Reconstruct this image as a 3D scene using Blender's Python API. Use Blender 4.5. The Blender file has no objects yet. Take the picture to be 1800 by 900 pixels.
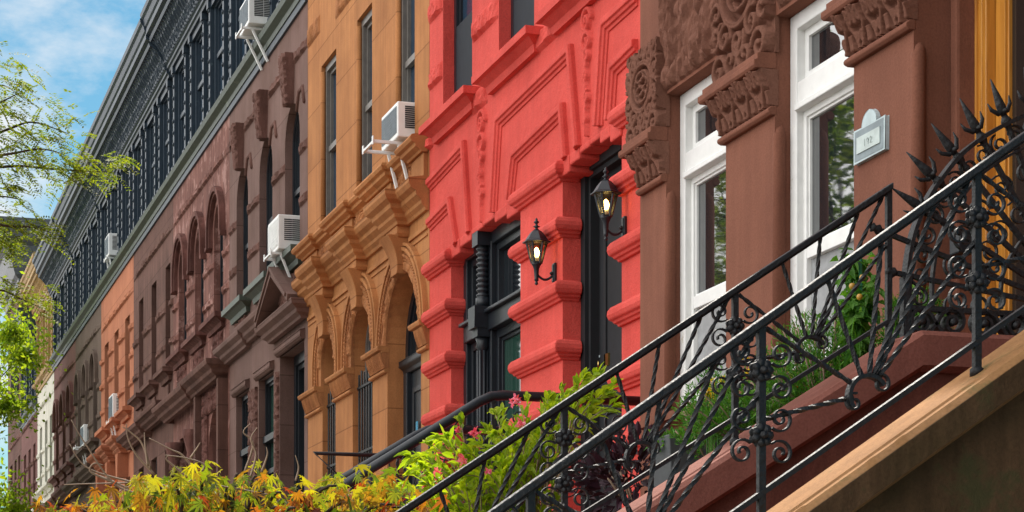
import bpy, math, random
import numpy as np
from mathutils import Vector, Matrix
from mathutils.geometry import tessellate_polygon
R = math.radians
random.seed(7)
scene = bpy.context.scene
COL = scene.collection

# ---------------------------------------------------------------- camera
D, CZ, F = 5.1, 1.6, 3800.0          # metres from the terrace, eye height, focal length in photo pixels
TH = math.atan(1190 / F)
cam_d = bpy.data.cameras.new("camera")
cam_d.sensor_width = 36; cam_d.lens = F / 1800 * 36
cam_d.shift_y = (1215 - 450) / 1800
cam_d.clip_start = 0.1; cam_d.clip_end = 900
cam = bpy.data.objects.new("camera", cam_d); COL.objects.link(cam)
cam.location = (0, -D, CZ)
cam.rotation_euler = (R(90), 0, R(90) - TH)
scene.camera = cam

# ---------------------------------------------------------------- light
SUN_EL, SUN_AZ = 48.0, 8.4           # azimuth: degrees behind the facade plane, sun beyond the far end of the street
sd = Vector((-math.cos(R(SUN_AZ)) * math.cos(R(SUN_EL)), math.sin(R(SUN_AZ)) * math.cos(R(SUN_EL)), math.sin(R(SUN_EL))))
sun_d = bpy.data.lights.new("sun", 'SUN'); sun_d.energy = 4.5; sun_d.angle = R(0.5); sun_d.color = (1, .94, .84)
sun = bpy.data.objects.new("sun", sun_d); COL.objects.link(sun)
sun.rotation_euler = sd.to_track_quat('Z', 'Y').to_euler()
world = bpy.data.worlds.new("World"); scene.world = world; world.use_nodes = True
nt = world.node_tree; N = nt.nodes; L = nt.links; N.clear()
out = N.new('ShaderNodeOutputWorld'); bg = N.new('ShaderNodeBackground'); bg.inputs[1].default_value = 0.055
sky = N.new('ShaderNodeTexSky'); sky.sky_type = 'NISHITA'; sky.sun_disc = False
sky.sun_elevation = R(SUN_EL); sky.sun_rotation = math.atan2(sd.x, sd.y)
sky.air_density = 1.2; sky.dust_density = 0.25; sky.ozone_density = 2.0
tint = N.new('ShaderNodeMix'); tint.data_type = 'RGBA'; tint.blend_type = 'MULTIPLY'; tint.inputs[0].default_value = 1
tint.inputs[7].default_value = (.62, 1.08, 1.15, 1)
L.new(sky.outputs[0], tint.inputs[6])
tc = N.new('ShaderNodeTexCoord'); sep = N.new('ShaderNodeSeparateXYZ'); L.new(tc.outputs['Generated'], sep.inputs[0])
mp = N.new('ShaderNodeMapping'); mp.inputs['Scale'].default_value = (1, 1, 2.2); mp.inputs['Location'].default_value = (0.35, 0.1, 0.55)
L.new(tc.outputs['Generated'], mp.inputs[0])
no = N.new('ShaderNodeTexNoise'); no.inputs['Scale'].default_value = 4.6; no.inputs['Detail'].default_value = 9; no.inputs['Roughness'].default_value = .6
L.new(mp.outputs[0], no.inputs['Vector'])
# unseen cloud added on the street side, denser and brighter, to light the fronts
vd = N.new('ShaderNodeVectorMath'); vd.operation = 'DOT_PRODUCT'; vd.inputs[1].default_value = (-.18, -.95, .25); L.new(tc.outputs['Generated'], vd.inputs[0])
m1 = N.new('ShaderNodeMath'); m1.operation = 'MULTIPLY_ADD'; m1.inputs[1].default_value = 0.62; m1.inputs[2].default_value = -.205
L.new(vd.outputs['Value'], m1.inputs[0])
m2 = N.new('ShaderNodeMath'); m2.operation = 'ADD'; L.new(m1.outputs[0], m2.inputs[0]); L.new(no.outputs[0], m2.inputs[1])
rp = N.new('ShaderNodeValToRGB'); rp.color_ramp.elements[0].position = .38; rp.color_ramp.elements[1].position = .52
L.new(m2.outputs[0], rp.inputs[0])
cm = N.new('ShaderNodeMix'); cm.data_type = 'RGBA'; cm.inputs[7].default_value = (10, 10, 10, 1)
mr = N.new('ShaderNodeMapRange'); mr.inputs[1].default_value = .22; mr.inputs[2].default_value = .70; L.new(vd.outputs['Value'], mr.inputs[0])
cc = N.new('ShaderNodeMix'); cc.data_type = 'RGBA'; cc.inputs[6].default_value = (11.5, 11.8, 12.2, 1); cc.inputs[7].default_value = (34, 33.5, 33, 1)
L.new(mr.outputs[0], cc.inputs[0]); L.new(cc.outputs[2], cm.inputs[7])
L.new(rp.outputs[0], cm.inputs[0]); L.new(tint.outputs[2], cm.inputs[6])
L.new(cm.outputs[2], bg.inputs[0]); L.new(bg.outputs[0], out.inputs[0])
vs = scene.view_settings; vs.view_transform = 'Standard'; vs.look = 'None'; vs.gamma = 1; vs.exposure = 0.55
scene.render.resolution_x = 1024; scene.render.resolution_y = 512

# ---------------------------------------------------------------- measuring
def ang(px): return math.tan(TH + math.atan((px - 900) / F))
def fx(px, Y=0.0): return -(Y + D) / ang(px)
def dep(X, Y): return -X * math.cos(TH) + (Y + D) * math.sin(TH)
def fz(px, py, Y=0.0): return CZ + (1215 - py) * dep(fx(px, Y), Y) / F
def PX(px, py, X):                     # point on the plane X = const
    Y = -X * ang(px) - D
    return (X, Y, CZ + (1215 - py) * dep(X, Y) / F)

# ---------------------------------------------------------------- objects
ORG = {}
def tag(o, label=None, cat=None, group=None, kind=None):
    if label: o['label'] = label
    if cat: o['category'] = cat
    if group: o['group'] = group
    if kind: o['kind'] = kind
    return o
def empty(name, loc, label=None, cat=None, group=None):
    o = bpy.data.objects.new(name, None); COL.objects.link(o); o.location = loc; o.empty_display_size = .2
    ORG[o.name] = Vector(loc); return tag(o, label, cat, group)
class MB:
    def __init__(s): s.v = []; s.f = []; s.sm = []
    def add(s, vs, fs, smooth=False):
        b = len(s.v); s.v += [tuple(p) for p in vs]
        for f in fs: s.f.append(tuple(b + i for i in f)); s.sm.append(smooth)
    def box(s, x0, x1, y0, y1, z0, z1):
        s.add([(x0,y0,z0),(x1,y0,z0),(x1,y1,z0),(x0,y1,z0),(x0,y0,z1),(x1,y0,z1),(x1,y1,z1),(x0,y1,z1)],
              [(0,3,2,1),(4,5,6,7),(0,1,5,4),(1,2,6,5),(2,3,7,6),(3,0,4,7)])
    def obox(s, c, ax, ay, az):        # oriented box, half-axes
        c = Vector(c); ax = Vector(ax); ay = Vector(ay); az = Vector(az)
        s.add([c+ax*i+ay*j+az*k for k in (-1,1) for j in (-1,1) for i in (-1,1)],
              [(0,2,3,1),(4,5,7,6),(0,1,5,4),(1,3,7,5),(3,2,6,7),(2,0,4,6)])
    def poly_prism(s, pts, fn0, fn1):  # pts 2D, fn maps (a,b)->3D for the two caps
        n = len(pts); b = len(s.v)
        tri = tessellate_polygon([[Vector((p[0], p[1], 0)) for p in pts]])
        s.add([fn0(*p) for p in pts] + [fn1(*p) for p in pts],
              [tuple(t) for t in tri] + [tuple(n + i for i in reversed(t)) for t in tri] + [(i, (i+1) % n, n + (i+1) % n, n + i) for i in range(n)])
    def prism_y(s, pts, y0, y1): s.poly_prism(pts, lambda a, b: (a, y0, b), lambda a, b: (a, y1, b))
    def prism_x(s, pts, x0, x1): s.poly_prism(pts, lambda a, b: (x0, a, b), lambda a, b: (x1, a, b))
    def prism_z(s, pts, z0, z1): s.poly_prism(pts, lambda a, b: (a, b, z0), lambda a, b: (a, b, z1))
    def profile(s, path, prof, smooth=False):  # path [(x,y)], outward to the right of travel; prof closed [(out,z)]
        n = len(path); m = len(prof); rows = []
        for i, (x, y) in enumerate(path):
            ns = []
            for a, b in ((i-1, i), (i, i+1)):
                if a >= 0 and b < n:
                    dx = path[b][0]-path[a][0]; dy = path[b][1]-path[a][1]; l = math.hypot(dx, dy); ns.append((dy/l, -dx/l))
            if len(ns) == 1: nx, ny = ns[0]
            else:
                k = 1 + ns[0][0]*ns[1][0] + ns[0][1]*ns[1][1]; nx = (ns[0][0]+ns[1][0])/k; ny = (ns[0][1]+ns[1][1])/k
            rows.append([(x + o*nx, y + o*ny, z) for o, z in prof])
        fs = []
        for i in range(n-1):
            for j in range(m):
                fs.append((i*m+j, i*m+(j+1) % m, (i+1)*m+(j+1) % m, (i+1)*m+j))
        tri = tessellate_polygon([[Vector((p[0], p[1], 0)) for p in prof]])
        fs += [tuple(t) for t in tri] + [tuple((n-1)*m + k for k in reversed(t)) for t in tri]
        s.add([p for r in rows for p in r], fs, smooth)
    def tube(s, pts, r, n=8, square=False, twist=0.0, closed=False):
        pts = [Vector(p) for p in pts]; m = len(pts)
        rr = r if isinstance(r, (list, tuple)) else [r]*m
        t0 = (pts[1]-pts[0]).normalized(); u = t0.orthogonal().normalized(); b = len(s.v); vs_ = []
        a = Vector((0,0,1))
        if abs(t0.dot(a)) < .95: u = a.cross(t0).normalized()
        for i in range(m):
            if i == 0: t = pts[1]-pts[0]
            elif i == m-1: t = pts[-1]-pts[-2]
            else: t = pts[i+1]-pts[i-1]
            t.normalize(); u = (u - t*u.dot(t)).normalized(); w = t.cross(u)
            for k in range(n):
                an = 2*math.pi*k/n + (math.pi/4 if square else 0) + twist*i
                q = 1.41 if square else 1
                vs_.append(pts[i] + (u*math.cos(an) + w*math.sin(an))*rr[i]*q)
        fs = [(i*n+k, i*n+(k+1) % n, (i+1)*n+(k+1) % n, (i+1)*n+k) for i in range(m-1) for k in range(n)]
        fs += [tuple(reversed(range(n))), tuple((m-1)*n+k for k in range(n))]
        s.add(vs_, fs, not square)
    def strap(s, pts, nrm, win, wout):  # flat bar bent in the plane whose normal is nrm
        pts = [Vector(p) for p in pts]; m = len(pts); nrm = Vector(nrm).normalized(); vs_ = []
        for i in range(m):
            t = (pts[min(i+1, m-1)] - pts[max(i-1, 0)]).normalized(); sd_ = nrm.cross(t)
            for a, c in ((-1,-1),(1,-1),(1,1),(-1,1)): vs_.append(pts[i] + sd_*a*win/2 + nrm*c*wout/2)
        fs = [(i*4+k, i*4+(k+1) % 4, (i+1)*4+(k+1) % 4, (i+1)*4+k) for i in range(m-1) for k in range(4)]
        fs += [(3,2,1,0), tuple((m-1)*4+k for k in range(4))]
        s.add(vs_, fs)
    def lathe(s, c, prof, n=12, axis='z', flat=False):
        vs_ = []; m = len(prof); c = Vector(c)
        for r, h in prof:
            for k in range(n):
                a = 2*math.pi*k/n
                vs_.append(c + (Vector((r*math.cos(a), r*math.sin(a), h)) if axis == 'z' else Vector((h, r*math.cos(a), r*math.sin(a))) if axis == 'x' else Vector((r*math.cos(a), h, r*math.sin(a)))))
        fs = [(i*n+k, i*n+(k+1) % n, (i+1)*n+(k+1) % n, (i+1)*n+k) for i in range(m-1) for k in range(n)]
        fs += [tuple(reversed(range(n))), tuple((m-1)*n+k for k in range(n))]
        s.add(vs_, fs, not flat)
    def grid(s, x0, x1, z0, z1, y0, H, proj, yfun=None, inner=0.02, smooth=True, xfun=None):
        nz, nx = H.shape; vs_ = []
        for j in range(nz):
            v = j/(nz-1)
            for i in range(nx):
                u = i/(nx-1); x = x0+(x1-x0)*u
                if xfun: x = xfun(u, v)
                vs_.append((x, y0 - proj*float(H[j,i]) - (yfun(v) if yfun else 0), z0+(z1-z0)*v))
        fs = [(j*nx+i, j*nx+i+1, (j+1)*nx+i+1, (j+1)*nx+i) for j in range(nz-1) for i in range(nx-1)]
        s.add(vs_, fs, smooth)
        ring = [i for i in range(nx)] + [j*nx+nx-1 for j in range(1, nz)] + [(nz-1)*nx+i for i in range(nx-2, -1, -1)] + [j*nx for j in range(nz-2, 0, -1)]
        m = len(ring); rv = [vs_[k] for k in ring]
        s.add(rv + [(p[0], y0+inner, p[2]) for p in rv], [(k, m+k, m+(k+1) % m, (k+1) % m) for k in range(m)])
    def wall(s, X0, X1, Z0, Z1, holes, Y, th):
        outer = [(X0,Z0),(X1,Z0),(X1,Z1),(X0,Z1)]
        loops = [outer] + holes; flat = [p for l in loops for p in l]
        tri = tessellate_polygon([[Vector((p[0], p[1], 0)) for p in l] for l in loops])
        s.add([(p[0], Y, p[1]) for p in flat], [tuple(t) for t in tri])
        for l in loops:
            n = len(l)
            s.add([(p[0], Y, p[1]) for p in l] + [(p[0], Y+th, p[1]) for p in l], [(i, (i+1) % n, n+(i+1) % n, n+i) for i in range(n)])
    def build(s, name, mat, parent=None, bevel=0.0, smooth=None):
        me = bpy.data.meshes.new(name); og = ORG[parent.name] if parent is not None else Vector((0,0,0))
        me.from_pydata([(p[0]-og.x, p[1]-og.y, p[2]-og.z) for p in s.v], [], s.f)
        me.polygons.foreach_set('use_smooth', [bool(x) if smooth is None else smooth for x in s.sm])
        if mat: me.materials.append(mat)
        me.update()
        o = bpy.data.objects.new(name, me); COL.objects.link(o)
        if parent is not None: o.parent = parent
        ORG[o.name] = og
        if bevel:
            bm = o.modifiers.new('bevel', 'BEVEL'); bm.width = bevel; bm.segments = 2; bm.limit_method = 'ANGLE'; bm.angle_limit = R(40)
        return o
def fix_normals(o):
    import bmesh
    b = bmesh.new(); b.from_mesh(o.data); bmesh.ops.recalc_face_normals(b, faces=b.faces); b.to_mesh(o.data); b.free(); return o
def one_box(name, mat, parent, *a, bevel=0): m = MB(); m.box(*a); return m.build(name, mat, parent, bevel)

# ---------------------------------------------------------------- height fields
def vnoise(nx, nz, sx, sz, seed, octs=4):
    rng = np.random.RandomState(seed); out_ = np.zeros((nz, nx)); amp = 1; tot = 0
    for o in range(octs):
        gx, gz = int(sx)+3, int(sz)+3; g = rng.rand(gz, gx)
        u = np.linspace(0, sx, nx); v = np.linspace(0, sz, nz)
        iu = u.astype(int); iv = v.astype(int); fu = u-iu; fv = v-iv
        fu = fu*fu*(3-2*fu); fv = fv*fv*(3-2*fv)
        a = g[np.ix_(iv, iu)]; b = g[np.ix_(iv, iu+1)]; c = g[np.ix_(iv+1, iu)]; d = g[np.ix_(iv+1, iu+1)]
        out_ += amp*((a*(1-fu)+b*fu)*(1-fv)[:, None] + (c*(1-fu)+d*fu)*fv[:, None]); tot += amp; amp *= .55; sx *= 2.1; sz *= 2.1
    return out_/tot
def edge(nx, nz, w=.12):
    u = np.linspace(0, 1, nx); v = np.linspace(0, 1, nz)
    e = lambda t: np.clip(np.minimum(t, 1-t)/w, 0, 1)
    return np.sqrt(e(u)[None, :] * e(v)[:, None]) if w else 1
SEED = [1]
def rock_band(m, x0, x1, z0, z1, y0, proj, cell=.10):
    SEED[0] += 1
    w = abs(x1-x0); h = abs(z1-z0); nx = max(6, min(70, int(w/.022))); nz = max(6, min(60, int(h/.022)))
    n = vnoise(nx, nz, max(1.5, w/cell), max(1.5, h/cell), SEED[0])
    m.grid(x0, x1, z0, z1, y0, np.clip(.35 + (n-.2)*1.1, 0, 1.3)*edge(nx, nz, .2), proj, smooth=False)
def curves_H(w, h, curves, nx, nz, base=0.0, mode=1):
    X, Z = np.meshgrid(np.linspace(0, w, nx), np.linspace(0, h, nz)); H = np.full((nz, nx), base)
    for pts, r in curves:
        p = np.array(pts)
        lo = p.min(0)-r*1.1; hi = p.max(0)+r*1.1
        mk = (X >= lo[0]) & (X <= hi[0]) & (Z >= lo[1]) & (Z <= hi[1])
        if not mk.any(): continue
        xs = X[mk]; zs = Z[mk]; best = np.full(xs.shape, 9.0)
        for a, b in zip(p[:-1], p[1:]):
            ab = b-a; l2 = max(1e-9, ab @ ab); t = np.clip(((xs-a[0])*ab[0]+(zs-a[1])*ab[1])/l2, 0, 1)
            best = np.minimum(best, np.hypot(xs-a[0]-t*ab[0], zs-a[1]-t*ab[1]))
        val = np.sqrt(np.clip(1-(best/r)**2, 0, 1))*(1-.22*np.exp(-(best/(r*.3))**2))
        H[mk] = np.maximum(H[mk], val)
    return H
def spiral(cx, cz, r, turns=1.5, a0=0.0, d=1, n=26):
    return [(cx+r*(1-.88*i/n)*math.cos(a0+d*turns*2*math.pi*i/n), cz+r*(1-.88*i/n)*math.sin(a0+d*turns*2*math.pi*i/n)) for i in range(n+1)]
def arabesque(w, h, cell, seed, r=None):
    rng = random.Random(seed); r = r or cell*.13; cs = []
    nx = max(1, round(w/cell)); nz = max(1, round(h/cell)); cw = w/nx; ch = h/nz
    for j in range(nz):
        for i in range(nx):
            cx = (i+.5)*cw; cz = (j+.5)*ch; rr = min(cw, ch)*.44
            d = 1 if (i+j) % 2 else -1; a = rng.uniform(0, 6.28)
            cs.append((spiral(cx, cz, rr, rng.uniform(1.1, 1.6), a, d, 18), r))
            for k in range(3):
                b = a + rng.uniform(.5, 5.5); q = (cx+rr*math.cos(b), cz+rr*math.sin(b))
                l = cell*rng.uniform(.25, .5); e = b+rng.uniform(-.8, .8)
                cs.append(([q, (q[0]+l*math.cos(e)*.5, q[1]+l*math.sin(e)*.5), (q[0]+l*math.cos(e+.6), q[1]+l*math.sin(e+.6))], r*.95))
    return cs
def carve(m, x0, x1, z0, z1, y0, proj, cell=.09, seed=1, yfun=None, res=.0085, extra=None, base=0.0, xfun=None):
    w = abs(x1-x0); h = z1-z0; nx = max(8, int(w/res)); nz = max(8, int(h/res))
    cs = arabesque(w, h, cell, seed) if extra is None else extra
    m.grid(x0, x1, z0, z1, y0, curves_H(w, h, cs, nx, nz, base), proj, yfun=yfun, xfun=xfun)

# ---------------------------------------------------------------- materials
def nodemat(name):
    m = bpy.data.materials.new(name); m.use_nodes = True; n = m.node_tree.nodes; l = m.node_tree.links
    return m, n, l, n['Principled BSDF']
def stone(name, col, col2=None, rough=.88, bump=.35, sc=9.0, var=.5, streak=.25, spec=.14, stain=None, joints=None):
    m, n, l, p = nodemat(name); p.inputs['Roughness'].default_value = rough; p.inputs['Specular IOR Level'].default_value = spec
    t = n.new('ShaderNodeTexCoord'); geo = n.new('ShaderNodeNewGeometry')
    a = n.new('ShaderNodeTexNoise'); a.inputs['Scale'].default_value = 1.3; a.inputs['Detail'].default_value = 7; a.inputs['Roughness'].default_value = .65
    l.new(geo.outputs['Position'], a.inputs['Vector'])
    r = n.new('ShaderNodeValToRGB'); r.color_ramp.elements[0].position = .33; r.color_ramp.elements[1].position = .68
    c2 = col2 or tuple(c*(1-.35*var*2) for c in col)
    r.color_ramp.elements[0].color = (*c2, 1); r.color_ramp.elements[1].color = (*col, 1)
    l.new(a.outputs[0], r.inputs[0])
    mp_ = n.new('ShaderNodeMapping'); mp_.inputs['Scale'].default_value = (7, 7, .55); l.new(geo.outputs['Position'], mp_.inputs[0])
    b = n.new('ShaderNodeTexNoise'); b.inputs['Scale'].default_value = 1.6; b.inputs['Detail'].default_value = 5; l.new(mp_.outputs[0], b.inputs['Vector'])
    rb = n.new('ShaderNodeValToRGB'); rb.color_ramp.elements[0].position = .42; rb.color_ramp.elements[1].position = .62
    rb.color_ramp.elements[0].color = (1-streak,)*3 + (1,); rb.color_ramp.elements[1].color = (1, 1, 1, 1); l.new(b.outputs[0], rb.inputs[0])
    mx = n.new('ShaderNodeMix'); mx.data_type = 'RGBA'; mx.blend_type = 'MULTIPLY'; mx.inputs[0].default_value = 1
    l.new(r.outputs[0], mx.inputs[6]); l.new(rb.outputs[0], mx.inputs[7])
    res = mx.outputs[2]
    fn = n.new('ShaderNodeTexNoise'); fn.inputs['Scale'].default_value = 95; fn.inputs['Detail'].default_value = 3; l.new(geo.outputs['Position'], fn.inputs['Vector'])
    rf = n.new('ShaderNodeValToRGB'); rf.color_ramp.elements[0].position = .3; rf.color_ramp.elements[1].position = .6
    rf.color_ramp.elements[0].color = (.84, .84, .84, 1); rf.color_ramp.elements[1].color = (1.03, 1.03, 1.03, 1); l.new(fn.outputs[0], rf.inputs[0])
    m3 = n.new('ShaderNodeMix'); m3.data_type = 'RGBA'; m3.blend_type = 'MULTIPLY'; m3.inputs[0].default_value = 1
    l.new(res, m3.inputs[6]); l.new(rf.outputs[0], m3.inputs[7]); res = m3.outputs[2]
    if stain:
        s_ = n.new('ShaderNodeTexNoise'); s_.inputs['Scale'].default_value = 2.6; s_.inputs['Detail'].default_value = 10; s_.inputs['Roughness'].default_value = .7
        l.new(geo.outputs['Position'], s_.inputs['Vector'])
        rs = n.new('ShaderNodeValToRGB'); rs.color_ramp.elements[0].position = .53; rs.color_ramp.elements[1].position = .60; l.new(s_.outputs[0], rs.inputs[0])
        mz = n.new('ShaderNodeMix'); mz.data_type = 'RGBA'; mz.inputs[7].default_value = (*stain, 1); l.new(rs.outputs[0], mz.inputs[0]); l.new(res, mz.inputs[6]); res = mz.outputs[2]
    l.new(res, p.inputs['Base Color'])
    f = n.new('ShaderNodeTexNoise'); f.inputs['Scale'].default_value = sc; f.inputs['Detail'].default_value = 9; f.inputs['Roughness'].default_value = .7; l.new(geo.outputs['Position'], f.inputs['Vector'])
    bp = n.new('ShaderNodeBump'); bp.inputs['Strength'].default_value = bump; bp.inputs['Distance'].default_value = .02
    hsrc = f.outputs[0]
    if joints:
        sp = n.new('ShaderNodeSeparateXYZ'); cb = n.new('ShaderNodeCombineXYZ'); l.new(geo.outputs['Position'], sp.inputs[0]); l.new(sp.outputs['X'], cb.inputs[0]); l.new(sp.outputs['Z'], cb.inputs[1])
        bk = n.new('ShaderNodeTexBrick'); bk.inputs['Scale'].default_value = 1; bk.inputs['Brick Width'].default_value = joints[0]; bk.inputs['Row Height'].default_value = joints[1]; bk.inputs['Mortar Size'].default_value = .006; bk.inputs['Mortar Smooth'].default_value = .2
        bk.inputs['Color1'].default_value = (1, 1, 1, 1); bk.inputs['Color2'].default_value = (.86, .87, .88, 1); bk.inputs['Mortar'].default_value = (.55, .52, .5, 1); l.new(cb.outputs[0], bk.inputs['Vector'])
        m4 = n.new('ShaderNodeMix'); m4.data_type = 'RGBA'; m4.blend_type = 'MULTIPLY'; m4.inputs[0].default_value = 1; l.new(res, m4.inputs[6]); l.new(bk.outputs['Color'], m4.inputs[7]); l.new(m4.outputs[2], p.inputs['Base Color'])
        mh = n.new('ShaderNodeMath'); mh.operation = 'MULTIPLY_ADD'; mh.inputs[1].default_value = -1.2; l.new(bk.outputs['Fac'], mh.inputs[0]); l.new(f.outputs[0], mh.inputs[2]); hsrc = mh.outputs[0]
    l.new(hsrc, bp.inputs['Height']); l.new(bp.outputs[0], p.inputs['Normal'])
    return m
def paint(name, col, rough=.4, bump=.05, sc=14, metallic=0, chip=None, wear=None):
    m, n, l, p = nodemat(name); p.inputs['Roughness'].default_value = rough; p.inputs['Metallic'].default_value = metallic
    geo = n.new('ShaderNodeNewGeometry'); f = n.new('ShaderNodeTexNoise'); f.inputs['Scale'].default_value = sc; f.inputs['Detail'].default_value = 8
    l.new(geo.outputs['Position'], f.inputs['Vector'])
    r = n.new('ShaderNodeValToRGB'); r.color_ramp.elements[0].position = .35; r.color_ramp.elements[1].position = .65
    r.color_ramp.elements[0].color = (*[c*(.93 if min(col) > .6 else .78) for c in col], 1); r.color_ramp.elements[1].color = (*col, 1); l.new(f.outputs[0], r.inputs[0]); res = r.outputs[0]
    if wear:
        rs = n.new('ShaderNodeValToRGB'); rs.color_ramp.elements[0].position = .60; rs.color_ramp.elements[1].position = .68; 
        g = n.new('ShaderNodeTexNoise'); g.inputs['Scale'].default_value = 5; g.inputs['Detail'].default_value = 12; g.inputs['Roughness'].default_value = .75; l.new(geo.outputs['Position'], g.inputs['Vector']); l.new(g.outputs[0], rs.inputs[0])
        mz = n.new('ShaderNodeMix'); mz.data_type = 'RGBA'; mz.inputs[7].default_value = (*wear, 1); l.new(rs.outputs[0], mz.inputs[0]); l.new(res, mz.inputs[6]); res = mz.outputs[2]
    l.new(res, p.inputs['Base Color'])
    bp = n.new('ShaderNodeBump'); bp.inputs['Strength'].default_value = bump; bp.inputs['Distance'].default_value = .02
    l.new(f.outputs[0], bp.inputs['Height']); l.new(bp.outputs[0], p.inputs['Normal'])
    return m
def glass_mat(name, col=(.012, .018, .022), ior=2.3, rough=.03, wav=.012):
    m, n, l, p = nodemat(name); p.inputs['Base Color'].default_value = (*col, 1); p.inputs['Roughness'].default_value = rough; p.inputs['IOR'].default_value = ior
    geo = n.new('ShaderNodeNewGeometry'); f = n.new('ShaderNodeTexNoise'); f.inputs['Scale'].default_value = 2.2; f.inputs['Detail'].default_value = 2
    l.new(geo.outputs['Position'], f.inputs['Vector'])
    bp = n.new('ShaderNodeBump'); bp.inputs['Strength'].default_value = wav*10; bp.inputs['Distance'].default_value = .012
    l.new(f.outputs[0], bp.inputs['Height']); l.new(bp.outputs[0], p.inputs['Normal'])
    return m
def leaf_mat(name, cols, trans=.5, rough=.68):
    m, n, l, p = nodemat(name); geo = n.new('ShaderNodeNewGeometry')
    r = n.new('ShaderNodeValToRGB'); cr = r.color_ramp
    while len(cr.elements) < len(cols): cr.elements.new(.5)
    for i, c in enumerate(cols): cr.elements[i].position = i/(len(cols)-1); cr.elements[i].color = (*c, 1)
    l.new(geo.outputs['Random Per Island'], r.inputs[0])
    p.inputs['Roughness'].default_value = rough; l.new(r.outputs[0], p.inputs['Base Color'])
    tr = n.new('ShaderNodeBsdfTranslucent')
    h = n.new('ShaderNodeMix'); h.data_type = 'RGBA'; h.blend_type = 'MULTIPLY'; h.inputs[0].default_value = 1; h.inputs[7].default_value = (1.5, 1.5, .6, 1)
    l.new(r.outputs[0], h.inputs[6]); l.new(h.outputs[2], tr.inputs[0])
    ms = n.new('ShaderNodeMixShader'); ms.inputs[0].default_value = trans
    l.new(p.outputs[0], ms.inputs[1]); l.new(tr.outputs[0], ms.inputs[2]); l.new(ms.outputs[0], n['Material Output'].inputs[0])
    return m
def wood_mat(name, c1, c2):
    m, n, l, p = nodemat(name); p.inputs['Roughness'].default_value = .35
    geo = n.new('ShaderNodeNewGeometry'); mp_ = n.new('ShaderNodeMapping'); mp_.inputs['Scale'].default_value = (14, 14, .9); l.new(geo.outputs['Position'], mp_.inputs[0])
    f = n.new('ShaderNodeTexNoise'); f.inputs['Scale'].default_value = 2.5; f.inputs['Detail'].default_value = 8; f.inputs['Distortion'].default_value = 1.2; l.new(mp_.outputs[0], f.inputs['Vector'])
    r = n.new('ShaderNodeValToRGB'); r.color_ramp.elements[0].position = .35; r.color_ramp.elements[1].position = .62
    r.color_ramp.elements[0].color = (*c1, 1); r.color_ramp.elements[1].color = (*c2, 1); l.new(f.outputs[0], r.inputs[0]); l.new(r.outputs[0], p.inputs['Base Color'])
    return m
def glow(name, col, st):
    m, n, l, p = nodemat(name); p.inputs['Emission Color'].default_value = (*col, 1); p.inputs['Emission Strength'].default_value = st; return m
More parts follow.
